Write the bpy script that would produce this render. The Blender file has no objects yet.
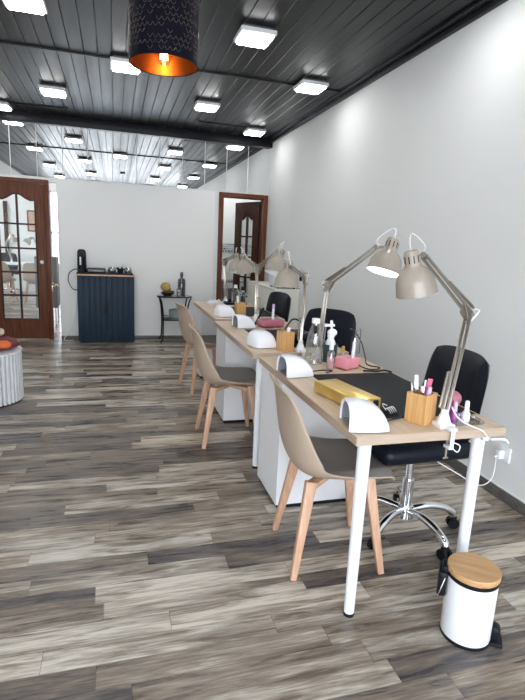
import bpy, bmesh, math, random
from mathutils import Vector, Matrix
random.seed(7)
PI = math.pi
S = bpy.context.scene
COL = S.collection
V = Vector

# ------------------------------------------------------------------ helpers
class MB:
    """collects shapes, then links them as ONE mesh object"""
    def __init__(s): s.bm = bmesh.new()
    def _add(s, b):
        me = bpy.data.meshes.new('t'); b.to_mesh(me); b.free(); s.bm.from_mesh(me); bpy.data.meshes.remove(me)
    def box(s, c, d, bev=0.0, seg=2, rz=0.0, M=None):
        b = bmesh.new(); bmesh.ops.create_cube(b, size=1.0)
        bmesh.ops.scale(b, vec=d, verts=b.verts)
        if bev > 0: bmesh.ops.bevel(b, geom=list(b.edges), offset=min(bev, min(d)*.49), segments=seg, profile=.5, affect='EDGES')
        if rz: bmesh.ops.rotate(b, cent=(0,0,0), matrix=Matrix.Rotation(rz, 3, 'Z'), verts=b.verts)
        if M is not None: bmesh.ops.transform(b, matrix=M, verts=b.verts)
        bmesh.ops.translate(b, vec=c, verts=b.verts); s._add(b); return s
    def bb(s, x0, x1, y0, y1, z0, z1, bev=0.0, seg=2):
        return s.box(((x0+x1)/2, (y0+y1)/2, (z0+z1)/2), (x1-x0, y1-y0, z1-z0), bev, seg)
    def cyl(s, p0, p1, r0, r1=None, n=20, caps=True):
        r1 = r0 if r1 is None else r1
        p0, p1 = V(p0), V(p1); d = p1-p0; L = d.length
        b = bmesh.new(); bmesh.ops.create_cone(b, cap_ends=caps, segments=n, radius1=r0, radius2=r1, depth=L)
        q = V((0,0,1)).rotation_difference(d.normalized()).to_matrix().to_4x4()
        bmesh.ops.transform(b, matrix=Matrix.Translation((p0+p1)/2) @ q, verts=b.verts); s._add(b); return s
    def bar(s, p0, p1, w, h, bev=0.0, up=(0,0,1), w1=None, h1=None):
        """box bar of section w x h from p0 to p1, tapering to w1 x h1"""
        p0, p1 = V(p0), V(p1); d = (p1-p0).normalized(); a = d.cross(V(up))
        if a.length < 1e-4: a = V((1,0,0))
        a.normalize(); c = a.cross(d).normalized()
        w1 = w if w1 is None else w1; h1 = h if h1 is None else h1
        b = bmesh.new(); vs = []
        for p, ww, hh in ((p0,w,h),(p1,w1,h1)):
            for i, j in ((-1,-1),(1,-1),(1,1),(-1,1)): vs.append(b.verts.new(p + a*(i*ww/2) + c*(j*hh/2)))
        for f in ((3,2,1,0),(4,5,6,7),(0,1,5,4),(1,2,6,5),(2,3,7,6),(3,0,4,7)): b.faces.new([vs[k] for k in f])
        bmesh.ops.recalc_face_normals(b, faces=b.faces)
        if bev > 0: bmesh.ops.bevel(b, geom=list(b.edges), offset=bev, segments=2, profile=.5, affect='EDGES')
        s._add(b); return s
    def tube(s, pts, r, n=8, smooth=0):
        pts = [V(p) for p in pts]
        if smooth: pts = spline(pts, smooth)
        b = bmesh.new(); rings = []; prev = None
        for i, p in enumerate(pts):
            t = (pts[min(i+1,len(pts)-1)] - pts[max(i-1,0)]).normalized()
            if prev is None:
                a = t.cross(V((0,0,1)));  a = a if a.length > 1e-3 else V((1,0,0)); a.normalize()
            else:
                a = prev - t*prev.dot(t); a.normalize()
            prev = a; c = t.cross(a); rr = r[i] if isinstance(r, (list, tuple)) else r
            rings.append([b.verts.new(p + (a*math.cos(2*PI*k/n) + c*math.sin(2*PI*k/n))*rr) for k in range(n)])
        for A, B in zip(rings, rings[1:]):
            for k in range(n): b.faces.new((A[k], A[(k+1)%n], B[(k+1)%n], B[k]))
        b.faces.new(rings[0][::-1]); b.faces.new(rings[-1]); bmesh.ops.recalc_face_normals(b, faces=b.faces)
        s._add(b); return s
    def lathe(s, prof, n=32, c=(0,0,0), M=None, sx=1, sy=1):
        b = bmesh.new(); rings = []
        for r, z in prof:
            if r < 1e-5: rings.append([b.verts.new((0,0,z))])
            else: rings.append([b.verts.new((r*sx*math.cos(2*PI*k/n), r*sy*math.sin(2*PI*k/n), z)) for k in range(n)])
        for A, B in zip(rings, rings[1:]):
            for k in range(n):
                q = [A[k % len(A)], A[(k+1) % len(A)], B[(k+1) % len(B)], B[k % len(B)]]
                q = list(dict.fromkeys(q))
                if len(q) >= 3:
                    try: b.faces.new(q)
                    except ValueError: pass
        bmesh.ops.recalc_face_normals(b, faces=b.faces)
        if M is not None: bmesh.ops.transform(b, matrix=M, verts=b.verts)
        bmesh.ops.translate(b, vec=c, verts=b.verts); s._add(b); return s
    def ball(s, c, r, n=16, sc=(1,1,1)):
        b = bmesh.new(); bmesh.ops.create_uvsphere(b, u_segments=n, v_segments=max(6,n//2), radius=r)
        bmesh.ops.scale(b, vec=sc, verts=b.verts); bmesh.ops.translate(b, vec=c, verts=b.verts); s._add(b); return s
    def poly(s, pts, z0, z1, bev=0.0):
        """extruded xy polygon"""
        b = bmesh.new(); A = [b.verts.new((x,y,z0)) for x,y in pts]; B = [b.verts.new((x,y,z1)) for x,y in pts]
        n = len(pts); b.faces.new(A[::-1]); b.faces.new(B)
        for k in range(n): b.faces.new((A[k],A[(k+1)%n],B[(k+1)%n],B[k]))
        bmesh.ops.recalc_face_normals(b, faces=b.faces)
        if bev: bmesh.ops.bevel(b, geom=list(b.edges), offset=bev, segments=2, profile=.5, affect='EDGES')
        s._add(b); return s
    def polyxz(s, pts, y0, y1):
        b = bmesh.new(); A = [b.verts.new((x,y0,z)) for x,z in pts]; B = [b.verts.new((x,y1,z)) for x,z in pts]
        n = len(pts); b.faces.new(A[::-1]); b.faces.new(B)
        for k in range(n): b.faces.new((A[k],A[(k+1)%n],B[(k+1)%n],B[k]))
        bmesh.ops.recalc_face_normals(b, faces=b.faces); s._add(b); return s
    def grid(s, P):
        b = bmesh.new(); R = [[b.verts.new(p) for p in row] for row in P]
        for i in range(len(R)-1):
            for j in range(len(R[0])-1): b.faces.new((R[i][j],R[i][j+1],R[i+1][j+1],R[i+1][j]))
        bmesh.ops.recalc_face_normals(b, faces=b.faces); s._add(b); return s
    def build(s, name, mat, parent=None, ang=38, loc=None, rz=0):
        me = bpy.data.meshes.new(name); s.bm.to_mesh(me); s.bm.free()
        for p in me.polygons: p.use_smooth = True
        me.set_sharp_from_angle(angle=math.radians(ang))
        me.materials.append(mat)
        o = bpy.data.objects.new(name, me); COL.objects.link(o)
        if parent: o.parent = parent
        if loc is not None: o.location = loc
        if rz: o.rotation_euler = (0,0,rz)
        return o

def spline(P, m):
    out = []
    for i in range(len(P)-1):
        a, b, c, d = P[max(i-1,0)], P[i], P[i+1], P[min(i+2,len(P)-1)]
        for k in range(m):
            t = k/m
            out.append(.5*((2*b) + (c-a)*t + (2*a-5*b+4*c-d)*t*t + (3*b-a-3*c+d)*t**3))
    out.append(P[-1]); return out
def tag(o, label=None, cat=None, group=None, kind=None):
    if label: o['label'] = label
    if cat: o['category'] = cat
    if group: o['group'] = group
    if kind: o['kind'] = kind
    return o
def thing(name, label, cat, loc=(0,0,0), rz=0.0, group=None, kind=None):
    o = bpy.data.objects.new(name, None); COL.objects.link(o); o.empty_display_size = .05
    o.location = loc; o.rotation_euler = (0,0,rz); return tag(o, label, cat, group, kind)
def struct(mb, name, mat, label, cat, parent=None): return tag(mb.build(name, mat, parent), label, cat, None, 'structure')
def copy_tree(o, parent=None):
    c = o.copy(); COL.objects.link(c); c.parent = parent
    for ch in list(o.children): copy_tree(ch, c)
    return c

# ------------------------------------------------------------------ materials
def new_mat(name):
    m = bpy.data.materials.new(name); m.use_nodes = True
    nt = m.node_tree; b = nt.nodes['Principled BSDF']; return m, nt, b
def N(nt, t, **k):
    n = nt.nodes.new(t)
    for a, v in k.items(): setattr(n, a, v)
    return n
def math_n(nt, op, a, b=None, c=None):
    n = N(nt, 'ShaderNodeMath', operation=op)
    for i, v in enumerate((a, b, c)):
        if v is None: continue
        if isinstance(v, (int, float)): n.inputs[i].default_value = v
        else: nt.links.new(v, n.inputs[i])
    return n.outputs[0]
def pbr(name, col, rough=.5, metal=0.0, var=0.05, scale=8.0, bump=0.0, bscale=60.0, stretch=(1,1,1), **kw):
    """principled with a little procedural mottling and bump"""
    m, nt, b = new_mat(name)
    tc = N(nt, 'ShaderNodeTexCoord'); mp = N(nt, 'ShaderNodeMapping'); mp.inputs['Scale'].default_value = stretch
    nt.links.new(tc.outputs['Object'], mp.inputs['Vector'])
    nz = N(nt, 'ShaderNodeTexNoise'); nz.inputs['Scale'].default_value = scale; nz.inputs['Detail'].default_value = 4
    nt.links.new(mp.outputs[0], nz.inputs['Vector'])
    cr = N(nt, 'ShaderNodeValToRGB'); c = V(col)
    cr.color_ramp.elements[0].position = .3; cr.color_ramp.elements[1].position = .7
    cr.color_ramp.elements[0].color = (*(c*(1-var)), 1); cr.color_ramp.elements[1].color = (*[min(1,x) for x in c*(1+var)], 1)
    nt.links.new(nz.outputs['Fac'], cr.inputs['Fac']); nt.links.new(cr.outputs['Color'], b.inputs['Base Color'])
    b.inputs['Roughness'].default_value = rough; b.inputs['Metallic'].default_value = metal
    for k, v in kw.items(): b.inputs[k].default_value = v
    if bump:
        n2 = N(nt, 'ShaderNodeTexNoise'); n2.inputs['Scale'].default_value = bscale; n2.inputs['Detail'].default_value = 3
        nt.links.new(mp.outputs[0], n2.inputs['Vector'])
        bp = N(nt, 'ShaderNodeBump'); bp.inputs['Strength'].default_value = bump; bp.inputs['Distance'].default_value = .002
        nt.links.new(n2.outputs['Fac'], bp.inputs['Height']); nt.links.new(bp.outputs[0], b.inputs['Normal'])
    return m
def wood(name, c0, c1, rough=.45, stretch=(1,20,20), scale=3.0, spec=.5):
    m, nt, b = new_mat(name)
    tc = N(nt, 'ShaderNodeTexCoord'); mp = N(nt, 'ShaderNodeMapping'); mp.inputs['Scale'].default_value = stretch
    nt.links.new(tc.outputs['Object'], mp.inputs['Vector'])
    nz = N(nt, 'ShaderNodeTexNoise'); nz.inputs['Scale'].default_value = scale; nz.inputs['Detail'].default_value = 6; nz.inputs['Distortion'].default_value = .6
    nt.links.new(mp.outputs[0], nz.inputs['Vector'])
    cr = N(nt, 'ShaderNodeValToRGB'); cr.color_ramp.elements[0].position = .32; cr.color_ramp.elements[1].position = .68
    cr.color_ramp.elements[0].color = (*c0, 1); cr.color_ramp.elements[1].color = (*c1, 1)
    nt.links.new(nz.outputs['Fac'], cr.inputs['Fac']); nt.links.new(cr.outputs['Color'], b.inputs['Base Color'])
    b.inputs['Roughness'].default_value = rough; b.inputs['Specular IOR Level'].default_value = spec
    return m
def emit(name, col, st):
    m, nt, b = new_mat(name)
    b.inputs['Base Color'].default_value = (*col, 1); b.inputs['Emission Color'].default_value = (*col, 1); b.inputs['Emission Strength'].default_value = st
    return m
def clear(name, tint, gloss=.12, body=0.0, bodycol=(.8,.8,.8), rough=.03):
    """see-through pane or vessel: transparent + fresnel gloss (+ some body colour)"""
    m, nt, b = new_mat(name); nt.nodes.remove(b); out = nt.nodes['Material Output']
    tr = N(nt, 'ShaderNodeBsdfTransparent'); tr.inputs[0].default_value = (*tint, 1)
    gl = N(nt, 'ShaderNodeBsdfGlossy'); gl.inputs['Roughness'].default_value = rough
    fr = N(nt, 'ShaderNodeLayerWeight'); fr.inputs['Blend'].default_value = .35
    fac = math_n(nt, 'MULTIPLY_ADD', fr.outputs['Facing'], .75, gloss)
    nz = N(nt, 'ShaderNodeTexNoise'); nz.inputs['Scale'].default_value = 3
    fac = math_n(nt, 'MULTIPLY', fac, math_n(nt, 'MULTIPLY_ADD', nz.outputs['Fac'], .2, .9))
    mx = N(nt, 'ShaderNodeMixShader'); nt.links.new(fac, mx.inputs[0]); nt.links.new(tr.outputs[0], mx.inputs[1]); nt.links.new(gl.outputs[0], mx.inputs[2])
    last = mx
    if body:
        df = N(nt, 'ShaderNodeBsdfDiffuse'); df.inputs[0].default_value = (*bodycol, 1)
        m2 = N(nt, 'ShaderNodeMixShader'); m2.inputs[0].default_value = body
        nt.links.new(mx.outputs[0], m2.inputs[1]); nt.links.new(df.outputs[0], m2.inputs[2]); last = m2
    nt.links.new(last.outputs[0], out.inputs[0]); return m

def floor_mat():
    m, nt, b = new_mat('laminate'); L = nt.links.new
    tc = N(nt, 'ShaderNodeTexCoord'); sx = N(nt, 'ShaderNodeSeparateXYZ'); L(tc.outputs['Object'], sx.inputs[0])
    X, Y = sx.outputs[0], sx.outputs[1]
    ry = math_n(nt, 'DIVIDE', math_n(nt, 'SUBTRACT', Y, 1.438-.0965*40), .0965)
    row = math_n(nt, 'FLOOR', ry); fy = math_n(nt, 'FRACT', ry)
    pair = math_n(nt, 'FLOOR', math_n(nt, 'MULTIPLY', row, .5))
    w1 = N(nt, 'ShaderNodeTexWhiteNoise', noise_dimensions='1D'); L(row, w1.inputs['W'])
    cx = math_n(nt, 'ADD', math_n(nt, 'DIVIDE', X, .78), math_n(nt, 'MULTIPLY', w1.outputs['Value'], 9.0))
    col = math_n(nt, 'FLOOR', cx); fx = math_n(nt, 'FRACT', cx)
    cmb = N(nt, 'ShaderNodeCombineXYZ'); L(col, cmb.inputs[0]); L(row, cmb.inputs[1])
    w2 = N(nt, 'ShaderNodeTexWhiteNoise', noise_dimensions='2D'); L(cmb.outputs[0], w2.inputs['Vector'])
    r = w2.outputs['Value']
    ramp = N(nt, 'ShaderNodeValToRGB'); cr = ramp.color_ramp; cr.interpolation = 'LINEAR'
    tones = [(0,(.070,.058,.055)),(.2,(.125,.098,.080)),(.4,(.200,.152,.112)),(.6,(.295,.235,.175)),(.78,(.45,.378,.295)),(1,(.68,.59,.475))]
    cr.elements[0].position, cr.elements[0].color = 0, (*tones[0][1],1); cr.elements[1].position, cr.elements[1].color = 1, (*tones[-1][1],1)
    for p, c in tones[1:-1]:
        e = cr.elements.new(p); e.color = (*c,1)
    # streaky grain running along each strip
    g = N(nt, 'ShaderNodeCombineXYZ'); L(math_n(nt, 'MULTIPLY_ADD', X, 3.2, math_n(nt, 'MULTIPLY', r, 31.0)), g.inputs[0]); L(math_n(nt, 'MULTIPLY', Y, 26.0), g.inputs[1]); L(math_n(nt, 'MULTIPLY', r, 13.0), g.inputs[2])
    n1 = N(nt, 'ShaderNodeTexNoise'); n1.inputs['Scale'].default_value = 1.0; n1.inputs['Detail'].default_value = 5; n1.inputs['Roughness'].default_value = .6; n1.inputs['Distortion'].default_value = .5
    L(g.outputs[0], n1.inputs['Vector'])
    g2 = N(nt, 'ShaderNodeCombineXYZ'); L(math_n(nt, 'MULTIPLY_ADD', X, 9.0, math_n(nt, 'MULTIPLY', r, 17.0)), g2.inputs[0]); L(math_n(nt, 'MULTIPLY', Y, 120.0), g2.inputs[1])
    n2 = N(nt, 'ShaderNodeTexNoise'); n2.inputs['Scale'].default_value = 1.0; n2.inputs['Detail'].default_value = 3; L(g2.outputs[0], n2.inputs['Vector'])
    tone = math_n(nt, 'ADD', math_n(nt, 'MULTIPLY', r, .80), math_n(nt, 'MULTIPLY_ADD', n1.outputs['Fac'], 1.9, -.85))
    tone = math_n(nt, 'ADD', tone, math_n(nt, 'MULTIPLY_ADD', n2.outputs['Fac'], .75, -.375))
    L(tone, ramp.inputs['Fac'])
    # cool / warm drift
    w3 = N(nt, 'ShaderNodeTexWhiteNoise', noise_dimensions='2D'); a3 = N(nt, 'ShaderNodeVectorMath', operation='ADD'); a3.inputs[1].default_value = (5.3, 9.1, 0); L(cmb.outputs[0], a3.inputs[0]); L(a3.outputs[0], w3.inputs['Vector'])
    mixc = N(nt, 'ShaderNodeMixRGB', blend_type='MULTIPLY'); mixc.inputs[2].default_value = (.84,.93,1.06,1)
    L(math_n(nt, 'MULTIPLY', w3.outputs['Value'], .6), mixc.inputs[0]); L(ramp.outputs[0], mixc.inputs[1])
    # joints
    ey = math_n(nt, 'LESS_THAN', fy, .018); ex = math_n(nt, 'LESS_THAN', fx, .0035)
    j = math_n(nt, 'MAXIMUM', ey, ex)
    mj = N(nt, 'ShaderNodeMixRGB', blend_type='MULTIPLY'); mj.inputs[2].default_value = (.45,.43,.42,1); L(math_n(nt, 'MULTIPLY', j, .8), mj.inputs[0]); L(mixc.outputs[0], mj.inputs[1])
    L(mj.outputs[0], b.inputs['Base Color'])
    L(math_n(nt, 'MULTIPLY_ADD', n1.outputs['Fac'], .20, .19), b.inputs['Roughness'])
    b.inputs['Specular IOR Level'].default_value = .45
    bp = N(nt, 'ShaderNodeBump'); bp.inputs['Strength'].default_value = .12; bp.inputs['Distance'].default_value = .002
    L(math_n(nt, 'SUBTRACT', n2.outputs['Fac'], j), bp.inputs['Height']); L(bp.outputs[0], b.inputs['Normal'])
    return m
def ceil_mat():
    m, nt, b = new_mat('black_boards'); L = nt.links.new
    tc = N(nt, 'ShaderNodeTexCoord'); sx = N(nt, 'ShaderNodeSeparateXYZ'); L(tc.outputs['Object'], sx.inputs[0])
    k = math_n(nt, 'FLOOR', math_n(nt, 'DIVIDE', math_n(nt, 'ADD', sx.outputs[0], 5.0), .105))
    w = N(nt, 'ShaderNodeTexWhiteNoise', noise_dimensions='1D'); L(k, w.inputs['W'])
    g = N(nt, 'ShaderNodeCombineXYZ'); L(math_n(nt, 'MULTIPLY', sx.outputs[0], 30.0), g.inputs[0]); L(math_n(nt, 'MULTIPLY_ADD', sx.outputs[1], 1.6, math_n(nt, 'MULTIPLY', w.outputs['Value'], 40)), g.inputs[1])
    n = N(nt, 'ShaderNodeTexNoise'); n.inputs['Scale'].default_value = 1; n.inputs['Detail'].default_value = 5; n.inputs['Distortion'].default_value = .8; L(g.outputs[0], n.inputs['Vector'])
    t = math_n(nt, 'ADD', math_n(nt, 'MULTIPLY', w.outputs['Value'], .35), math_n(nt, 'MULTIPLY', n.outputs['Fac'], .65))
    r = N(nt, 'ShaderNodeValToRGB'); r.color_ramp.elements[0].position = .2; r.color_ramp.elements[1].position = .85
    r.color_ramp.elements[0].color = (.003,.004,.006,1); r.color_ramp.elements[1].color = (.020,.020,.022,1)
    L(t, r.inputs['Fac']); L(r.outputs[0], b.inputs['Base Color'])
    L(math_n(nt, 'MULTIPLY_ADD', t, .30, .22), b.inputs['Roughness'])
    b.inputs['Specular IOR Level'].default_value = .22
    bp = N(nt, 'ShaderNodeBump'); bp.inputs['Strength'].default_value = .25; bp.inputs['Distance'].default_value = .002
    L(n.outputs['Fac'], bp.inputs['Height']); L(bp.outputs[0], b.inputs['Normal'])
    return m

M = {}
M['wall'] = pbr('white_paint', (.80,.81,.80), .62, var=.012, scale=1.2, bump=.08, bscale=90)
M['floor'] = floor_mat(); M['ceil'] = ceil_mat()
M['black_paint'] = pbr('black_paint', (.010,.011,.015), .4, var=.2, scale=20, stretch=(2,20,20), **{'Specular IOR Level': .2})
M['base'] = wood('dark_skirting', (.07,.066,.064), (.14,.13,.12), .4, (1,8,30))
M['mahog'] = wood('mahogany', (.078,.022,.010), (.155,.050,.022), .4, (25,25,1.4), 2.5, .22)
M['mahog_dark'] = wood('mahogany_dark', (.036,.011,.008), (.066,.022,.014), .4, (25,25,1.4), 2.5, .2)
M['oak'] = wood('oak_laminate', (.55,.42,.29), (.66,.53,.385), .42, (30,1.6,30), 2.2)
M['edge'] = wood('oak_edge_band', (.42,.32,.235), (.50,.39,.30), .45, (2,2,60), 3)
M['beech'] = wood('beech', (.50,.29,.18), (.64,.40,.265), .45, (40,40,2.0), 2)
M['bamboo'] = wood('bamboo', (.50,.26,.085), (.66,.38,.15), .42, (50,50,2), 2)
M['bamboo_lid'] = wood('bamboo_lid', (.46,.25,.10), (.62,.38,.18), .42, (2,45,45), 2)
M['white'] = pbr('white_lacquer', (.84,.85,.87), .35, var=.01)
M['white_gloss'] = pbr('white_plastic', (.84,.85,.90), .16, var=.01)
M['white_metal'] = pbr('white_steel', (.82,.84,.87), .3, var=.01)
M['taupe'] = pbr('taupe_shell', (.44,.345,.265), .42, var=.03)
M['taupe_pad'] = pbr('taupe_leatherette', (.200,.180,.168), .5, var=.08, bump=.2, bscale=200)
M['black_leather'] = pbr('black_leatherette', (.006,.008,.014), .38, var=.15, bump=.3, bscale=120, **{'Specular IOR Level': .2})
M['black'] = pbr('black_plastic', (.010,.010,.014), .35, var=.1, **{'Specular IOR Level': .2})
M['mat'] = pbr('black_desk_mat', (.008,.009,.012), .5, var=.12, scale=30, bump=.15, bscale=150, **{'Specular IOR Level': .12})
M['dryer_in'] = pbr('dryer_inside', (.40,.42,.47), .25, .3, var=.05)
M['chrome'] = pbr('chrome', (.80,.81,.83), .1, 1.0, var=.02)
M['steel'] = pbr('nickel_arm', (.42,.385,.34), .3, 1.0, var=.04)
M['lampbeige'] = pbr('lamp_beige', (.36,.315,.265), .22, .0, var=.03)
M['lampwhite'] = pbr('lamp_inside', (.9,.9,.9), .4, var=.01)
M['bulb_on'] = emit('bulb_lit', (1,.98,.95), 30.0)
M['bulb_off'] = pbr('bulb_unlit', (.85,.85,.85), .2, var=.01)
M['cord_white'] = pbr('white_cord', (.85,.85,.86), .4, var=.01)
M['gold'] = pbr('gold_foil', (.80,.56,.17), .32, .75, var=.12, scale=14, bump=.5, bscale=25)
M['pink'] = pbr('pink_plastic', (.78,.30,.36), .35, var=.05)
M['dusty_pink'] = pbr('dusty_pink', (.44,.15,.20), .5, var=.1)
M['purple'] = pbr('purple_lacquer', (.34,.06,.30), .15, var=.1)
M['lilac'] = pbr('lilac', (.62,.42,.62), .35, var=.05)
M['red_pink'] = pbr('red_pink_file', (.62,.10,.20), .6, var=.05)
M['yellow'] = pbr('yellow_sponge', (.42,.28,.085), .7, var=.2, scale=30)
M['dgreen'] = pbr('dark_green_plastic', (.035,.06,.06), .35, var=.05)
M['pinkliquid'] = pbr('pink_liquid', (.85,.45,.50), .2, var=.03)
M['navy'] = pbr('navy_lacquer', (.014,.030,.052), .5, var=.05, scale=3, **{'Specular IOR Level': .2})
M['iron'] = pbr('black_iron', (.008,.009,.013), .4, .0, var=.1, **{'Specular IOR Level': .2})
M['glass'] = clear('door_glass', (.93,.95,.95), .05)
M['bottle'] = clear('clear_bottle', (.90,.93,.93), .14)
M['acrylic'] = clear('acrylic', (.90,.92,.93), .16)
M['smoke'] = clear('smoked_glass', (.22,.23,.25), .12, .35, (.05,.05,.055))
M['copper'] = pbr('copper_inside', (.34,.145,.06), .34, .95, var=.1)
M['cut_edge'] = pbr('cut_edge', (.13,.10,.085), .45, .7, var=.4, scale=9)
M['shade_black'] = pbr('pendant_black', (.003,.003,.008), .45, var=.1, **{'Specular IOR Level': .06})
M['filament'] = emit('filament', (1,.56,.17), 70.0)
M['led'] = emit('led_diffuser', (1,1,1), 29.0)
M['fixture'] = pbr('fixture_white', (.80,.81,.83), .35, var=.01)
M['fixture_base_shade'] = pbr('fixture_base_shade', (.12,.12,.13), .5, var=.03)
M['cable'] = pbr('black_cable', (.006,.006,.008), .5, var=.1)
M['rib'] = pbr('ribbed_light_grey', (.62,.63,.65), .75, var=.05, scale=20)
M['maroon'] = pbr('maroon_cloth', (.16,.02,.035), .8, var=.25, scale=16, bump=.3)
M['orange'] = pbr('orange_cloth', (.68,.14,.03), .8, var=.2, scale=16, bump=.3)
M['beige'] = pbr('beige_cloth', (.62,.53,.42), .8, var=.08)
M['cream'] = pbr('cream_panel', (.72,.72,.66), .5, var=.015)
M['greycab'] = pbr('grey_cabinet', (.17,.18,.175), .5, var=.05)
M['grey_metal'] = pbr('grey_appliance', (.13,.14,.15), .35, .3, var=.05)
M['brass'] = pbr('brushed_brass', (.62,.52,.40), .25, 1.0, var=.05)
M['ceramic'] = pbr('ceramic_knob', (.86,.84,.80), .2, var=.01)
M['terracotta'] = pbr('picture_tan', (.55,.32,.22), .7, var=.1)
M['mirror'] = pbr('mirror_silver', (.90,.92,.92), .01, 1.0, var=.004)
M['rock'] = pbr('dark_petals', (.13,.075,.035), .8, var=.3, scale=40)
M['pot'] = pbr('grey_green_pot', (.16,.20,.21), .5, var=.1)
M['pavement'] = pbr('pavement', (.42,.41,.40), .8, var=.1, scale=5)
def tile_mat():
    m, nt, b = new_mat('tile_border'); tc = N(nt, 'ShaderNodeTexCoord')
    br = N(nt, 'ShaderNodeTexBrick'); br.offset = .5; br.inputs['Scale'].default_value = 1.0
    br.inputs['Brick Width'].default_value = .05; br.inputs['Row Height'].default_value = .04; br.inputs['Mortar Size'].default_value = .004
    br.inputs['Color1'].default_value = (.10,.13,.15,1); br.inputs['Color2'].default_value = (.45,.50,.52,1); br.inputs['Mortar'].default_value = (.75,.76,.76,1)
    mp = N(nt, 'ShaderNodeMapping'); mp.inputs['Rotation'].default_value = (PI/2,0,0)
    nt.links.new(tc.outputs['Object'], mp.inputs[0]); nt.links.new(mp.outputs[0], br.inputs[0]); nt.links.new(br.outputs[0], b.inputs['Base Color']); return m
M['tile'] = tile_mat()

# ------------------------------------------------------------------ the setting
XL, XR, YF, YB, H = -2.12, 2.08, -1.6, 7.02, 2.765
BY = 13.0                                            # far wall of the room behind
struct(MB().bb(-5.0, 3.2, YF-.2, BY+.2, -.12, 0), 'floor', M['floor'], 'grey brown wood look laminate floor laid in strips across the room', 'floor')
struct(MB().bb(-9, 9, -9, YF-.2, -.15, -.03), 'trim_pavement', M['pavement'], 'grey pavement outside the shop window behind the viewer', 'pavement')
c = MB(); x = -.744 - .105*14; W = .105
while x < XR:
    x0, x1 = max(x+.0025, XL), min(x+W-.0025, XR)
    if x1 > x0: c.bb(x0, x1, YF, YB, H, H+.03, .0025, 1)
    x += W
c.bb(XL-.1, XR+.1, YF-.1, YB+.1, H+.012, H+.1)
struct(c, 'ceiling', M['ceil'], 'dark glossy ceiling of black boards running away from the viewer', 'ceiling')
struct(MB().bb(XR, XR+.12, YF-.1, YB+.1, 0, H+.1), 'wall_right', M['wall'], 'long plain white wall on the right behind the lamps', 'wall')
struct(MB().bb(XL-.12, XL, YF-.1, YB+.1, 0, H+.1), 'wall_left', M['wall'], 'white wall on the left side of the room', 'wall')
# back wall with two door openings: left doorway + gap (-1.36..-.70), right doorway (1.40..2.03)
DW0, DW1, DZ = -1.40, -.66, 1.99
KW0, KW1, KZ = 1.40, 2.035, 1.97
w = MB(); w.bb(XL, DW0, YB, YB+.12, 0, H); w.bb(DW0, DW1, YB, YB+.12, DZ, H); w.bb(DW1, KW0, YB, YB+.12, 0, H)
w.bb(KW0, KW1, YB, YB+.12, KZ, H); w.bb(KW1, XR, YB, YB+.12, 0, H)
struct(w, 'wall_back', M['wall'], 'white back wall with two doorways below the mirror strip', 'wall')
struct(MB().bb(-.695, 1.305, YB-.06, YB-.001, 0, 2.015, .004), 'wall_partition', M['wall'], 'white partition panel behind the navy cabinet, shorter than the ceiling', 'wall')
f = MB(); f.bb(XL, -1.95, YF-.12, YF, 0, H); f.bb(1.92, XR, YF-.12, YF, 0, H); f.bb(-1.95, 1.92, YF-.12, YF, 2.5, H)
struct(f, 'wall_front', M['wall'], 'front wall around the shop window behind the viewer', 'wall')
wf = MB()
for xx in (-1.93, -.65, .65, 1.90): wf.bb(xx-.025, xx+.025, YF-.09, YF-.03, 0, 2.5)
wf.bb(-1.95, 1.92, YF-.09, YF-.03, 2.44, 2.5); wf.bb(-1.95, 1.92, YF-.09, YF-.03, 0, .06)
struct(wf, 'window_1', M['white_metal'], 'white framed shop window behind the viewer', 'window')
struct(MB().bb(XL, XR, YB-.07, YB, 2.655, H, .006), 'trim_1', M['black_paint'], 'black beam across the ceiling along the top of the mirrors', 'beam')
struct(MB().bb(XL, XR, YF, YF+.10, 2.47, H, .006), 'trim_added', M['black_paint'], 'unseen black beam added above the shop window to darken the mirrored ceiling', 'beam')  # unseen beam, added so the far mirrored ceiling reflects dark
cn = MB(); cn.bb(XR-.035, XR, YF, YB-.07, 2.715, H, .004); cn.bb(XR-.085, XR-.035, YF, YB-.07, 2.745, H, .004); cn.bb(XL, XL+.035, YF, YB-.07, 2.715, H, .004)
struct(cn, 'trim_2', M['black_paint'], 'black cornice along the top of the side walls', 'trim')
struct(MB().bb(XL, XR-.08, 4.60, 4.625, H-.012, H+.005, .002), 'trim_3', M['cable'], 'thin black batten crossing the ceiling boards', 'trim')
bs = MB(); bs.bb(XR-.012, XR, YF, YB, 0, .066, .002)
struct(bs, 'baseboard_right', M['base'], 'dark grey wood skirting along the right wall', 'skirting')
struct(MB().bb(XR-.007, XR, YF, YB, .066, .074), 'trim_4', M['wall'], 'thin white bead above the dark skirting of the right wall', 'trim')
struct(MB().bb(-.695, 1.305, YB-.071, YB-.06, 0, .05, .002), 'baseboard_back', M['base'], 'dark skirting below the white partition panel', 'skirting')
struct(MB().bb(XL, XL+.012, YF, YB, 0, .066, .002), 'baseboard_left', M['base'], 'dark skirting along the left wall', 'skirting')
# mirror strip above doors and partition
mr = thing('wall_mirror', 'strip of tall mirror panels above the white partition, below the black beam', 'mirror', (0, YB, 0))
xs = -2.10
while xs < XR-.02:
    x1 = min(xs+.294, XR-.002)
    MB().bb(xs+.003, x1-.003, -.006, -.001, 2.045, 2.655).build('mirror_panel', M['mirror'], mr); xs += .297
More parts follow.
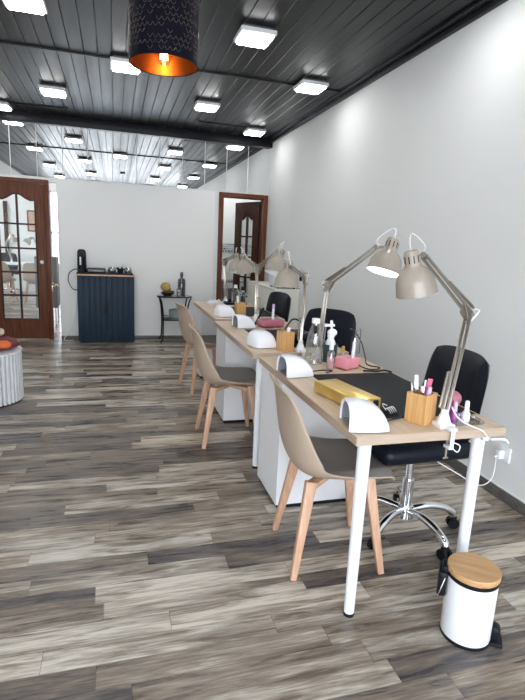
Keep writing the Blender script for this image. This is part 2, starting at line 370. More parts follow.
# rooms behind
rb = MB(); rb.bb(-5.1, -5.0, YB, 8.4, 0, 2.6); rb.bb(-5.1,-5.0,8.4,12.4,0,.8); rb.bb(-5.1,-5.0,8.4,12.4,2.4,2.6); rb.bb(-5.1,-5.0,12.4,BY,0,2.6); rb.bb(1.25, 1.33, YB+.12, BY, 0, 2.6)
rb.bb(-5, -1.46, BY, BY+.12, 0, 2.6); rb.bb(-.55, 1.3, BY, BY+.12, 0, 2.6); rb.bb(-1.46, -.55, BY, BY+.12, 0, .03); rb.bb(-1.46, -.55, BY, BY+.12, 2.35, 2.6)
rb.bb(-5.0, XL-.1, YB, YB+.12, 0, 2.6)
struct(rb, 'wall_back_room', M['wall'], 'white walls of the room behind the glazed door', 'wall')
struct(MB().bb(-5, 3.2, YB+.12, BY+.1, 2.6, 2.7), 'ceiling_back_room', M['wall'], 'white ceiling of the rooms behind', 'ceiling')
w2 = MB(); 
for xx in (-1.46, -.585): w2.bb(xx, xx+.035, BY+.02, BY+.07, .03, 2.35)
w2.bb(-1.46, -.55, BY+.02, BY+.07, .03, .07); w2.bb(-1.46, -.55, BY+.02, BY+.07, 2.31, 2.35); w2.bb(-1.46,-.55, BY+.02, BY+.07, 1.38, 1.42)
struct(w2, 'window_2', M['white_metal'], 'bright white framed window seen through the gap beside the glazed door', 'window')
kb = MB(); kb.bb(1.33, 3.1, 8.6, 8.72, 0, 2.6); kb.bb(3.0, 3.1, YB, 8.6, 0, 2.6); kb.bb(XR+.12, 3.1, YB, YB+.12, 0, 2.6)
struct(kb, 'wall_kitchen', M['wall'], 'white wall of the small room behind the right doorway', 'wall')
struct(MB().bb(1.33, 2.99, 8.588, 8.60, 1.18, 1.345), 'trim_5', M['tile'], 'grey mosaic tile border on the white wall behind the right doorway', 'tile border')

w3 = MB()  # unseen window, added to let more daylight into the back room
for yy in (8.4, 10.4, 12.36): w3.bb(-5.07, -5.03, yy, yy+.04, .8, 2.4)
w3.bb(-5.07,-5.03,8.4,12.4,.8,.84); w3.bb(-5.07,-5.03,8.4,12.4,2.36,2.4)
struct(w3, 'window_added', M['white_metal'], 'unseen wide white window frame added to brighten the room behind the glass door', 'window')
# ---- left glazed door
def arch_pane(x0, x1, z0, zs, za, xc):
    """outline of a pane with an ogee top rising towards xc"""
    pts = [(x0,z0),(x1,z0)]
    n = 8
    L = []
    for k in range(n+1):
        t = k/n; xx = x1+(x0-x1)*t
        u = abs(xx-xc)/max(abs(x0-xc), abs(x1-xc))
        zz = zs + (za-zs)*(.5+.5*math.cos(PI*min(1,u*1.25)))
        L.append((xx,zz))
    return pts+L
def glazed_door(root, x0, x1, ztop, gx0, gx1, gz0, gzs, gza, bars, mat, y0=-.02, y1=.02):
    """leaf with a two-column pane whose top is curved; x0..x1 leaf, gx0..gx1 glass; the wood is one piece"""
    xc = (gx0+gx1)/2; m = MB()
    m.bb(x0, gx0, y0, y1, .012, ztop); m.bb(gx1, x1, y0, y1, .012, ztop); m.bb(gx0, gx1, y0, y1, .012, gz0)
    pts = arch_pane(gx0, gx1, gz0, gzs, gza, xc)[2:]          # from gx1 to gx0
    m.polyxz([(gx0, ztop), (gx1, ztop)] + pts, y0, y1)
    leaf = m.build('door_leaf', mat, root)
    g = MB(); g.polyxz(arch_pane(gx0, gx1, gz0, gzs, gza, xc), -.003, .003)
    g.build('glass_pane', M['glass'], root)
    b = MB(); b.bb(xc-.012, xc+.012, y0*.8, y1*.8, gz0, gza-.005)
    for z in bars: b.bb(gx0, gx1, y0*.8, y1*.8, z-.011, z+.011)
    # moulding around the pane
    P = arch_pane(gx0, gx1, gz0, gzs, gza, xc)
    b.tube([(px, y0, pz) for px, pz in P+[P[0]]], .009, 6)
    b.build('glazing_bars', M['mahog_dark'], root)
    return leaf
d1 = thing('door_1', 'brown wooden door with arched panes of glass at the left of the back wall', 'door', (0, YB-.02, 0), kind='structure')
fr = MB(); fr.bb(-1.72, -.79, -.05, .05, 1.955, 2.005, .006); fr.bb(-.845, -.79, -.05, .05, 0, 1.955, .006); fr.bb(-1.72, -1.66, -.05, .05, 0, 1.955, .006)
fr.build('door_frame', M['mahog'], d1)
glazed_door(d1, -1.655, -.85, 1.95, -1.37, -.955, .27, 1.745, 1.825, (.572, .865, 1.163, 1.46), M['mahog'])
k = MB(); k.cyl((-.893,-.02,1.0),(-.893,-.05,1.0), .008); k.ball((-.893,-.065,1.0), .024); k.build('door_knob', M['ceramic'], d1)
hl = MB(); hl.cyl((-.788,-.03,.70),(-.755,-.03,.70), .012); hl.tube([(-.80,-.06,.715),(-.76,-.065,.725),(-.725,-.06,.715),(-.705,-.06,.69)], .011, 8, 4); hl.box((-.785,-.03,.68),(.012,.05,.12),.004)
hl.build('lever_handle', M['brass'], d1)
# ---- right doorway and its open leaf
d2 = thing('door_2', 'open brown door with arched glass in the right doorway of the back wall', 'door', (0, YB, 0), kind='structure')
fr = MB(); fr.bb(KW0-.03, KW0+.035, -.03, .14, 0, KZ+.06, .006); fr.bb(KW1-.035, KW1+.03, -.03, .14, 0, KZ+.06, .006); fr.bb(KW0+.03, KW1-.03, -.03, .14, KZ, KZ+.06, .006)
fr.build('door_frame', M['mahog'], d2)
hinge = bpy.data.objects.new('door_panel', None); COL.objects.link(hinge); hinge.parent = d2; hinge.location = (KW1-.04, .12, 0); hinge.rotation_euler = (0,0,math.radians(-66))
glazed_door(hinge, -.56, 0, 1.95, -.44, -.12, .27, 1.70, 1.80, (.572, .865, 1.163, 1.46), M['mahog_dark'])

# ------------------------------------------------------------------ ceiling lights
def ceiling_light(x, y, label):
    t = thing('ceiling_light', label, 'ceiling light', (x, y, H), 0, 'square panel lights on the dark ceiling')
    MB().box((0,0,-.010),(.20,.20,.02),.002).build('mounting_plate', M['fixture_base_shade'], t)  # base plate, its dark grey stands in for the shadow gap
    MB().box((0,0,-.034),(.245,.245,.028),.004).build('frame', M['fixture'], t)
    MB().box((0,0,-.054),(.205,.205,.018),.004).build('diffuser', M['led'], t)
    return t
LS = [(-.52,3.70,'square ceiling light cut off by the top left of the picture'),
      (.93,3.66,'large bright square ceiling light to the right of the perforated pendant'),
      (1.67,4.50,'square ceiling light nearest the right wall, next to the black batten'),
      (-.57,5.73,'square ceiling light on the left, beyond the thin black batten'),
      (.93,5.57,'square ceiling light in the right middle just in front of the beam'),
      (-1.23,6.62,'square ceiling light at the far left edge, close to the black beam'),
      (1.69,6.48,'square ceiling light nearest the right doorway, beside the black beam'),
      (.10,4.64,'square ceiling light partly hidden behind the perforated pendant'),
      (-.5,1.72,'ceiling light seen only in the mirror, left row, third from the mirror'),
      (.90,1.70,'ceiling light seen only in the mirror, middle row, third from the mirror'),
      (-1.25,4.62,'ceiling light seen only in the mirror, outer left row, second from the mirror'),
      (-1.25,2.62,'ceiling light seen only in the mirror, outer left row, third from the mirror'),
      (1.66,2.56,'ceiling light seen only in the mirror, along the right wall, third from the mirror'),
      (-1.25,.65,'ceiling light seen only in the mirror, outer left row, fourth from the mirror'),
      (1.66,.60,'ceiling light seen only in the mirror, along the right wall, fourth from the mirror'),
      (-.5,-.25,'ceiling light seen only in the mirror, left row, nearest the shop window'),
      (.90,-.25,'ceiling light seen only in the mirror, middle row, nearest the shop window')]
for a in LS: ceiling_light(*a)
def cable(pts, r, label, name='ceiling_cable', mat='cable', sm=6, cat='cable', group=None):
    o = MB().tube(pts, r, 6, sm).build(name, M[mat]); return tag(o, label, cat, group)
cable([(-1.1,6.55,H-.007),(-.8,6.54,H-.007),(-.5,6.5,H-.007)], .006, 'short black cable running right from the far left ceiling light', group='ceiling cables')
cable([(1.57,6.42,H-.007),(1.3,6.4,H-.007),(.98,6.38,H-.007),(.96,6.2,H-.007),(.95,5.75,H-.007)], .006, 'black cable joining the two ceiling lights near the right doorway', group='ceiling cables')

# ------------------------------------------------------------------ pendant
pd = thing('pendant_lamp', 'black perforated drum pendant with copper inside and a glowing bulb', 'pendant lamp', (.175, 2.0, 1.957))
MB().lathe([(.122,0),(.1225,.11),(.122,.235),(.119,.235),(.1195,.11),(.119,0),(.122,0)], 64).build('lamp_shade', M['shade_black'], pd)
MB().lathe([(.1188,.002),(.1188,.11),(.1188,.233),(.045,.233),(.045,.231),(.1178,.229),(.1178,.11),(.1178,.002),(.1188,.002)], 64).build('shade_lining', M['copper'], pd)
cu = MB()
for i in range(11):
    z = .025 + i*.0175
    for j in range(40):
        a0 = 2*PI*(j + .5*(i%2))/40
        if random.random() < .35: continue
        cu.tube([(.1230*math.cos(a0+t*.072), .1230*math.sin(a0+t*.072), z-.0115*math.cos(t*1.55)) for t in (-1,-.66,-.33,0,.33,.66,1)], .0006, 4)
tag(cu.build('scale_cutouts', M['cut_edge'], pd), 'small copper edged crescent cut-outs', kind='stuff')
MB().lathe([(0,.115),(.018,.115),(.02,.15),(.02,.24),(.012,.26),(0,.262)], 16).build('socket', M['black'], pd)
MB().lathe([(0,.0),(.018,.005),(.030,.03),(.032,.05),(.02,.09),(.014,.115),(0,.115)], 20).build('bulb', clear('amber_bulb', (1,.72,.4), .05), pd)
fm = MB()
for a in range(4): fm.tube([(.012*math.cos(a*PI/2), .012*math.sin(a*PI/2), .02), (.006*math.cos(a*PI/2), .006*math.sin(a*PI/2), .085)], .0028, 5)
fm.build('filament', M['filament'], pd)
MB().cyl((0,0,.26),(0,0,H-1.957-.03), .003, n=8).build('cord', M['black'], pd)
MB().lathe([(0,.778),(.05,.78),(.058,.79),(.058,.808),(0,.808)], 24).build('ceiling_rose', M['black'], pd)

# ------------------------------------------------------------------ desks
T, TH = .734, .034
def make_desk(label):
    t = thing('desk', label, 'desk', (0,0,0), 0, 'white and oak desks along the right wall')
    MB().bb(0, .60, 0, 1.20, T-TH+.001, T, .0015, 1).build('tabletop', M['oak'], t)
    tb = MB(); tb.bb(-.0015, 0, 0, 1.2, T-TH+.002, T-.001); tb.bb(0, .6, -.0015, 0, T-TH+.002, T-.001); tb.bb(.6,.6015,0,1.2,T-TH+.002,T-.001); tb.bb(0,.6,1.2,1.2015,T-TH+.002,T-.001)
    tag(tb.build('edge_band', M['edge'], t), 'browner edge band')
    d = MB().bb(.02, .60-.022, .842, 1.198, .022, T-TH, .002, 1).build('drawer_unit', M['white'], t)
    MB().bb(.03, .57, .85, 1.19, 0, .022).build('plinth', M['black'], d)
    z = .035
    for hgt in (.16,.16,.16,.17):
        MB().bb(.578, .594, .848, 1.192, z, z+hgt-.004, .002, 1).build('drawer_front', M['white'], d); z += hgt
    for lx in (.0633, .6-.0633):
        l = MB().cyl((lx,.0588,.012),(lx,.0588,T-TH), .0195, .0245, 24).build('leg', M['white_metal'], t)
        MB().cyl((lx,.0588,0),(lx,.0588,.014), .0205, .0205, 24).build('foot', M['black'], l)
    return t
DSK = [(.7637,1.4083),(.7515,2.6974),(.783,4.0036)]
desk0 = make_desk('nearest oak topped desk with two white legs in front, a gold box on it')
desk0.location = (*DSK[0], 0)
for i, lab in ((1,'middle oak topped desk, between the nearest and the farthest one'),(2,'farthest oak topped desk, close to the right doorway')):
    d = copy_tree(desk0); d.location = (*DSK[i], 0); d['label'] = lab

# ------------------------------------------------------------------ taupe chairs
def chair_surface(u, v):
    """u -1..1 across, v 0..1 from the front lip over the seat and up to the top of the back (x forward)"""
    prof = [(.228,.402),(.208,.424),(.14,.426),(.03,.415),(-.08,.408),(-.15,.422),(-.198,.475),(-.226,.56),(-.240,.645),(-.250,.725),(-.260,.776),(-.276,.796)]
    wid =  [.165,.195,.22,.232,.235,.235,.234,.230,.222,.205,.175,.13]
    curl = [.004,.010,.022,.042,.070,.094,.098,.084,.062,.038,.016,.004]
    f = v*(len(prof)-1); i = min(int(f), len(prof)-2); t = f-i
    def cat(A):
        a,b,c,d = A[max(i-1,0)],A[i],A[i+1],A[min(i+2,len(A)-1)]
        return .5*((2*b)+(c-a)*t+(2*a-5*b+4*c-d)*t*t+(3*b-a-3*c+d)*t**3)
    px, pz = cat([p[0] for p in prof]), cat([p[1] for p in prof]); w = cat(wid); k = cat(curl)
    e = .004; f2 = min(f+.9, len(prof)-1.001); j = min(int(f2), len(prof)-2); f1 = max(f-.9,0); h = min(int(f1), len(prof)-2)
    q = lambda ff, ii, a: prof[ii][a] + (prof[ii+1][a]-prof[ii][a])*(ff-ii)
    tx, tz = q(f2,j,0)-q(f1,h,0), q(f2,j,1)-q(f1,h,1); L = math.hypot(tx,tz); tx/=L; tz/=L
    nx, nz = tz, -tx                       # inner side: up on the seat, forward on the back
    c = k*abs(u)**2.4
    return V((px+nx*c, u*w*(1-.10*abs(u)**6), pz+nz*c))
def make_taupe_chair(label):
    t = thing('chair', label, 'chair', (0,0,0), 0, 'taupe shell chairs at the desks')
    sh = MB(); nu, nv = 18, 34
    sh.grid([[chair_surface(-1+2*a/nu, b/nv) for a in range(nu+1)] for b in range(nv+1)])
    o = sh.build('seat_shell', M['taupe'], t, 60)
    m = o.modifiers.new('thick','SOLIDIFY'); m.thickness = .010; m.offset = 0
    m = o.modifiers.new('round','SUBSURF'); m.levels = 1; m.render_levels = 1
    pad = MB(); top = []
    nu, nv = 14, 16
    for b in range(nv+1):
        row = []
        for a in range(nu+1):
            u = -.90+1.8*a/nu; v = .045+.42*b/nv
            p = chair_surface(u, v); ed = min(1, (1-abs(-1+2*a/nu))*5, b/nv*6+.0, (1-b/nv)*6)
            row.append(p + V((0.25 if v>.45 else 0,0,1))*(.004+.030*math.sqrt(max(0,ed))))
        top.append(row)
    pad.grid(top)
    o = pad.build('seat_pad', M['taupe_pad'], t, 60)
    fr = MB(); fr.bar((-.13,-.13,.386),(.13,.13,.386),.045,.022,.002); fr.bar((-.13,.13,.386),(.13,-.13,.386),.045,.022,.002)
    fr.build('seat_frame', M['beech'], t)
    for sx in (-1,1):
        for sy in (-1,1):
            l = MB(); l.bar((sx*.125,sy*.125,.412 if sx>0 else .405),(sx*.192,sy*.188,0),.046,.036,.004,(0,1,0),.026,.024)
            l.build('leg', M['beech'], t)
    return t
chair0 = make_taupe_chair('taupe shell chair with grey pad, nearest to the viewer'); chair0.location = (.897,1.866,0); chair0.rotation_euler = (0,0,math.radians(-6))
CH = [((.745,3.27,0),-2,'taupe shell chair at the middle desk, second one back'),
      ((.80,4.53,0),10,'taupe shell chair at the farthest desk, mostly behind the second chair'),
      ((-2.12,10.9,0),80,'taupe chair seen through the glass door, left of its pair'),
      ((-1.55,10.9,0),95,'taupe chair seen through the glass door, right of its pair')]
for loc, a, lab in CH:
    o = copy_tree(chair0); o.location = loc; o.rotation_euler = (0,0,math.radians(a)); o['label'] = lab
    if loc[1] > 9: o['group'] = 'taupe chairs in the room behind the glass door'

# ------------------------------------------------------------------ black office chairs
def make_office(label):
    t = thing('office_chair', label, 'office chair', (0,0,0), 0, 'black office chairs behind the desks')
    s = MB(); s.box((.068,0,.499),(.455,.49,.082),.038,4); o = s.build('seat', M['black_leather'], t, 60)
    # backrest: curved cushion, rounded corners
    P, Q = [], []; nu, nv = 16, 16
    def bk(u, v, side):
        hw = .218*(1-.05*v); t_ = 2*v-1; c_ = .26
        su = u*math.sqrt(1-c_*t_**4); z = .7025+.206*t_*math.sqrt(1-c_*.8*u**4)
        x = -.145-.06*v - .03*(1-(u*u))
        ed = max(0, 1-max(abs(u), abs(2*v-1))**8)
        d = .026*math.sqrt(ed)
        if side > 0: d += .006*(1 if abs(u)<.72 and abs(2*v-1)<.72 else -.4)*math.sqrt(ed)
        return V((x + side*d, su*hw, z))
    s = MB()
    for side in (1,-1): s.grid([[bk(-1+2*a/nu, b/nv, side) for a in range(nu+1)] for b in range(nv+1)])
    bmesh.ops.remove_doubles(s.bm, verts=s.bm.verts, dist=.0005); bmesh.ops.recalc_face_normals(s.bm, faces=s.bm.faces)
    s.build('backrest', M['black_leather'], t, 60)
    MB().tube([(-.02,0,.425),(-.14,0,.43),(-.205,0,.47),(-.218,0,.58),(-.232,0,.68)], .018, 8, 5).build('back_support', M['black'], t)
    MB().box((0,0,.418),(.2,.22,.035),.008).build('tilt_mechanism', M['black'], t)
    g = MB(); g.cyl((0,0,.10),(0,0,.27),.028); g.cyl((0,0,.26),(0,0,.41),.018); g.build('gas_column', M['chrome'], t)
    MB().cyl((0,0,.075),(0,0,.135),.043,.036).build('hub', M['chrome'], t)
    for k in range(5):
        a = math.radians(172+72*k); ca, sa = math.cos(a), math.sin(a)
        P = [(.03*ca,.03*sa,.112),(.12*ca,.12*sa,.125),(.2*ca,.2*sa,.112),(.25*ca,.25*sa,.085),(.262*ca,.262*sa,.066)]
        l = MB().tube(P, [.024]*1+[.022]*24, 10, 6) if False else MB().tube(P, .019, 10, 5)
        l = l.build('base_leg', M['chrome'], t)
        ctr = V((.262*ca,.262*sa,0)); sd = V((-sa,ca,0)); w = MB()
        for sg in (-1,1): w.cyl(ctr+sd*(sg*.008)+V((0,0,.027)), ctr+sd*(sg*.024)+V((0,0,.027)), .027, .025, 18)
        w.box(ctr+V((0,0,.05)),(.03,.03,.03),.008); w.build('castor', M['black'], l)
    return t
off0 = make_office('black office chair behind the nearest desk, on a chrome star base'); off0.location = (1.352,1.945,0); off0.rotation_euler = (0,0,math.radians(181))
for loc, a, lab in (((1.36,3.22,0),221,'black office chair behind the middle desk, beside the clear bottle'),((1.315,4.53,0),193,'black office chair behind the farthest desk, before the cream cabinet'),
                    ((-2.30,12.35,0),-80,'black office chair seen through the glass door behind the white table')):
    o = copy_tree(off0); o.location = loc; o.rotation_euler = (0,0,math.radians(a)); o['label'] = lab
    if loc[1] > 9: del o['group']

# ------------------------------------------------------------------ clamp desk lamps
def desk_lamp(label, base, elbow, head, cap, rim, clamp_dir, lit=False, group='beige clamp lamps on the desks', clamp=True):
    """base/elbow/head are joints; cap top and rim centre give the shade axis; clamp_dir = y sign towards the desk edge"""
    b = V(base); t = thing('desk_lamp', label, 'desk lamp', base, 0, group)
    E, Hd, C, R = V(elbow)-b, V(head)-b, V(cap)-b, V(rim)-b
    cl = MB(); cl.box((0,0,.008),(.06,.06,.016),.004); cl.lathe([(.026,.014),(.022,.03),(.014,.05),(.013,.066),(0,.066)],16)
    if clamp:
        e = clamp_dir*.055
        cl.box((0,e*.7,.008),(.03,.05,.012),.003); cl.box((0,e+clamp_dir*.004,-.024),(.016,.006,.066),.002); cl.box((0,e*.8,-.060),(.020,.036,.012),.003)
    cl.build('clamp', M['white_metal'], t)
    if clamp:
        sc = MB(); sc.cyl((0,e*.62,-.105),(0,e*.62,-.036),.0045,n=10); sc.box((0,e*.62,-.107),(.022,.008,.008),.002); sc.cyl((0,e*.62,-.04),(0,e*.62,-.035),.010); sc.build('clamp_screw', M['steel'], t)
    P0 = V((0,0,.05)); d = (E-P0).normalized(); side = d.cross(Hd-E); side = side.normalized() if side.length > 1e-4 else V((1,0,0)); nrm = side.cross(d).normalized()
    up = MB()
    for s in (-.008,.008): up.bar(P0+nrm*s, E+nrm*s, .011, .011, .001)
    up.build('lower_arm', M['steel'], t)
    sp = MB()
    for s in (-.010,.010): sp.tube([P0+side*s+nrm*.020+d*.015, P0+side*s+nrm*.020+d*.15], .0045, 8)
    sp.bar(P0+nrm*.012+d*.15, P0+nrm*.024+d*.15, .03, .006); sp.build('lower_spring', M['steel'], t)
    d2 = (Hd-E).normalized(); n2 = side.cross(d2).normalized(); L2 = (Hd-E).length
    ua = MB()
    for s in (-.009,.009): ua.bar(E+n2*s, Hd+n2*s, .011, .010, .001)
    ua.build('upper_arm', M['steel'], t)
    sp = MB()
    for s in (-.010,.010): sp.tube([E+side*s-n2*.024+d2*.01, E+side*s-n2*.014+d2*min(.15,L2*.5)], .0045, 8)
    sp.build('upper_spring', M['steel'], t)
    el = MB()
    for s in (-.012,.012):
        el.cyl(E+side*(s-.0015)+nrm*.011, E+side*(s+.0015)+nrm*.011, .02, n=16); el.bar(E+side*s-d*.035, E+side*s+d2*.035, .003, .028)
    for p in (E+nrm*.011, E-nrm*.011, E+d2*.03): el.cyl(p-side*.017, p+side*.017, .006, n=10)
    el.build('elbow_joint', M['steel'], t)
    ax = (R-C).normalized(); hL = (R-C).length
    hj = MB(); mid = C+ax*.05; hj.bar(Hd, mid+(Hd-mid).normalized()*.02, .012, .014); hj.cyl(Hd-side*.014, Hd+side*.014, .012, n=14); hj.build('head_joint', M['steel'], t)
    q = V((0,0,1)).rotation_difference(ax).to_matrix().to_4x4()
    MX = Matrix.Translation(C) @ q; k = hL
    prof = [(0,.0),(.026,.003),(.031,.012),(.032,.060),(.036,.068),(.054,.081),(.069,.101),(.079,.128),(.0845,k-.006),(.0855,k)]
    prof = [(r, min(z,k)) for r, z in prof]
    s = MB(); s.lathe(prof, 40, M=MX)
    sh = s.build('lamp_shade', M['lampbeige'], t, 50)
    vents = MB()
    for i in range(10):
        a = 2*PI*i/10
        vents.bar(*(MX @ V((.0318*math.cos(a), .0318*math.sin(a), zz)) for zz in (.022,.052)), .004, .0016, up=tuple(q.to_3x3() @ V((math.cos(a),math.sin(a),0))))
    vents.build('vent_slot', M['black'], sh)
    inn = MB(); inn.lathe([(max(0,r-.0016), z+(.004 if i==0 else 0)) for i,(r,z) in enumerate(prof)], 40, M=MX); inn.build('shade_lining', M['lampwhite'], t, 50)
    bl = MB(); bl.lathe([(0,k-.018),(.02,k-.024),(.03,k-.046),(.026,k-.07),(.014,k-.1),(0,k-.1)], 20, M=MX); bl.build('bulb', M['bulb_on' if lit else 'bulb_off'], t)
    cd = MB(); upv = V((0,0,1))
    a0 = C+ax*.004; a1 = Hd+d2*.012
    sd = Hd-C; sd = sd if sd.length > .07 else sd + side*.05
    cd.tube([a0, a0-ax*.045+sd*.02, a0-ax*.07+sd*.45, a1+upv*.035+sd*.15, a1], .0019, 6, 6)
    o1 = E+d2*.03+n2*.014; o2 = E-d*.03-nrm*.014
    out = (d-d2).normalized(); cd2 = MB()
    cd2.tube([o1, E+out*.018+d2*.012, E+out*.036, E+out*.028-d*.016, o2], .0024, 6, 6)
    cd2.build('elbow_cord', M['cord_white'], t); cd.build('cord', M['cord_white'], t)
    return t
desk_lamp('large beige clamp lamp at the near corner of the nearest desk, shade pointing down',
          (1.128,1.455,T),(1.26,1.56,1.133),(1.201,1.80,1.331),(1.157,1.83,1.352),(1.207,1.83,1.175),-1)
desk_lamp('beige clamp lamp with its bulb lit, clamped at the far end of the nearest desk',
          (1.093,2.552,T),(1.108,2.54,1.147),(1.259,2.30,1.362),(1.318,2.245,1.408),(1.268,2.228,1.241),1, lit=True)
desk_lamp('beige clamp lamp at the near end of the middle desk, beside the bamboo holder',
          (1.054,2.741,T),(1.103,2.85,1.162),(1.109,3.15,1.218),(1.110,3.20,1.255),(1.102,3.20,1.080),-1)
desk_lamp('beige clamp lamp at the far end of the middle desk, highest of the far shades',
          (1.079,3.842,T),(1.087,3.90,1.147),(1.214,3.75,1.314),(1.224,3.72,1.322),(1.170,3.68,1.140),1)
desk_lamp('beige clamp lamp at the near end of the farthest desk, shade before the right doorway',
          (1.144,4.047,T),(1.147,4.15,1.152),(1.134,4.50,1.240),(1.127,4.55,1.262),(1.160,4.55,1.085),-1)
desk_lamp('beige clamp lamp at the far end of the farthest desk, leftmost lamp shade',
          (1.105,5.148,T),(1.077,5.15,1.155),(1.156,5.0,1.235),(1.155,4.95,1.252),(1.161,4.90,1.075),1)

# ------------------------------------------------------------------ nail dryers
def make_dryer(label):
    t = thing('nail_dryer', label, 'nail dryer', (0,0,0), 0, 'white dome nail dryers on the desks')
    def surf(s, a, k=1.0, off=0.0):
        """s 0 at the open front (x=0) .. 1 at the back, a 0..pi across"""
        ss = .97*s; hh = (.092-off)*(1-ss**3.2)**.52; ww = (.077-off)*(1-.22*ss**4)
        ca, sa = math.cos(a), math.sin(a)
        return V((.005+.142*ss, ww*math.copysign(abs(ca)**.68, ca), .004+hh*abs(sa)**.62))
    n, m = 14, 20
    sh = MB(); sh.grid([[surf(i/n, PI*j/m) for j in range(m+1)] for i in range(n+1)])
    sh.bm.verts.ensure_lookup_table()
    # back closure
    last = [surf(1, PI*j/m) for j in range(m+1)]; sh.grid([last, [V((p.x, p.y, .004)) for p in last]])
    # front rim between outer and inner arch
    sh.grid([[surf(0, PI*j/m) for j in range(m+1)], [surf(0, PI*j/m)+V((-.006,0,0))*1 + V((0,-.006*math.cos(PI*j/m),-.006*math.sin(PI*j/m))) for j in range(m+1)], [surf(0, PI*j/m, 1, .013) for j in range(m+1)]])
    bmesh.ops.remove_doubles(sh.bm, verts=sh.bm.verts, dist=.0004)
    sh.build('dryer_shell', M['white_gloss'], t, 50)
    inn = MB(); inn.grid([[surf(.85*i/n, PI*j/m, 1, .013) for j in range(m+1)] for i in range(n+1)])
    l2 = [surf(.85, PI*j/m, 1, .013) for j in range(m+1)]; inn.grid([l2, [V((p.x,p.y,.006)) for p in l2]])
    inn.build('dryer_lining', M['dryer_in'], t, 50)
    MB().poly([(.012,-.066),(.125,-.056),(.135,0),(.125,.056),(.012,.066)], 0, .007, .002).build('base_tray', M['steel'], t)
    ld = MB()
    for y in (-.045,0,.045): ld.ball((.05,y,.078-abs(y)*.2), .004, 8)
    ld.build('led_bead', M['black'], t)
    return t
dry0 = make_dryer('white nail dryer at the near corner of the nearest desk, beside the gold box'); dry0.location = (.768,1.520,T); dry0.rotation_euler = (0,0,math.radians(-12))
for loc, a, lab in (((.765,2.222,T),2,'white nail dryer at the far end of the nearest desk'),
                    ((.850,2.965,T),-80,'plain white nail dryer at the near end of the middle desk, beside a bamboo holder'),
                    ((.85,3.60,T),5,'white nail dryer at the far end of the middle desk, its opening to the left'),
                    ((.875,4.23,T),-75,'white nail dryer on the farthest desk')):
    o = copy_tree(dry0); o.location = loc; o.rotation_euler = (0,0,math.radians(a)); o['label'] = lab

# ------------------------------------------------------------------ desk mats and gold box
for i, lab in enumerate(('black desk mat on the nearest desk under the gold box','black desk mat on the middle desk','black desk mat on the farthest desk')):
    x, y = DSK[i]
    o = MB().bb(x+.145, x+.585, y+.15, y+.79, T, T+.003, .001, 1).build('desk_mat', M['mat']); tag(o, lab, 'desk mat', 'black desk mats')
gb = thing('gift_box', 'long gold foil box lying across the edge of the black mat', 'box', (.900,1.79,T+.003), math.radians(11))
MB().box((0,0,.024),(.115,.30,.048),.004).build('box_body', M['gold'], gb)
MB().box((.03,-.152,.03),(.022,.012,.024),.003).build('box_closure', M['black'], gb)
cl = thing('hair_clip', 'small black and white striped clip at the end of the gold box', 'clip', (1.005,1.615,T+.003), .5)
cm = MB()
for kx in range(5): cm.tube([(-.03+.013*kx,-.02,.004),(-.028+.013*kx,-.004,.016),(-.024+.013*kx,.016,.012),(-.02+.013*kx,.028,.004)], .0035, 6, 4)
cm.build('clip_teeth', M['black'], cl)
cm = MB(); 
for kx in range(4): cm.tube([(-.024+.013*kx,-.018,.006),(-.022+.013*kx,0,.021),(-.016+.013*kx,.02,.010)], .002, 6, 4)
cm.tube([(-.03,.0,.015),(-.034,.012,.03),(-.02,.022,.034),(-.004,.012,.026)], .0012, 5, 4)
cm.build('clip_ring', M['white_metal'], cl)

# ------------------------------------------------------------------ bamboo tool holders
def make_holder(label):
    t = thing('tool_holder', label, 'tool holder', (0,0,0), 0, 'bamboo tool holders')
    m = MB(); s, h, w = .080, .112, .007
    for sg in (-1,1):
        m.box((sg*(s-w)/2,0,h/2),(w,s,h),.001,1); m.box((0,sg*(s-w)/2,h/2),(s-2*w,w,h),.001,1)
    m.box((0,0,w/2),(s-2*w,s-2*w,w)); m.build('holder_body', M['bamboo'], t); return t
HP = [((1.070,1.517,T),28,'bamboo tool holder full of brushes on the nearest desk'),((.975,2.795,T),8,'bamboo tool holder on the middle desk by the white nail dryer'),((1.045,4.24,T),5,'bamboo tool holder on the farthest desk')]
h0 = make_holder(HP[0][2]); h0.location = HP[0][0]; h0.rotation_euler = (0,0,math.radians(HP[0][1]))
for loc, a, lab in HP[1:]:
    o = copy_tree(h0); o.location = loc; o.rotation_euler = (0,0,math.radians(a)); o['label'] = lab
def stick(name, label, cat, base, tip, r, mat, capm=None, capr=None, flat=False, group='tools in the bamboo holder on the nearest desk'):
    b = V(base); t = thing(name, label, cat, base, 0, group); d = V(tip)-b
    m = MB()
    if flat: m.bar((0,0,0), d, r*2, r*.5, r*.1, up=(0.3,1,0))
    else: m.cyl((0,0,0), d*.72 if capm else d, r, r*.9, 12)
    m.build('handle', M[mat], t)
    if capm: MB().cyl(d*.70, d, capr or r*1.2, (capr or r*1.2)*.85, 12).build('cap', M[capm], t)
    return t
hx, hy = 1.070, 1.517; zb = T+.008
stick('brush','white capped brush, tallest thing in the near bamboo holder','brush',(hx-.008,hy+.015,zb),(hx-.017,hy+.026,.905),.006,'steel','white',.009)
stick('nail_file','red pink nail file standing in the near bamboo holder','nail file',(hx+.012,hy+.006,zb),(hx+.034,hy+.010,.893),.009,'red_pink',flat=True)
stick('brush','lilac handled brush in the near bamboo holder','brush',(hx+.008,hy-.014,zb),(hx+.022,hy-.010,.868),.007,'lilac','lilac',.009)
stick('cuticle_pusher','steel cuticle pusher leaning left in the near bamboo holder','cuticle pusher',(hx-.022,hy+.002,zb),(hx-.042,hy+.012,.878),.004,'chrome')
stick('tweezers','grey tweezers in the near bamboo holder behind the white brush','tweezers',(hx-.006,hy+.010,zb),(hx-.012,hy+.018,.872),.005,'chrome')
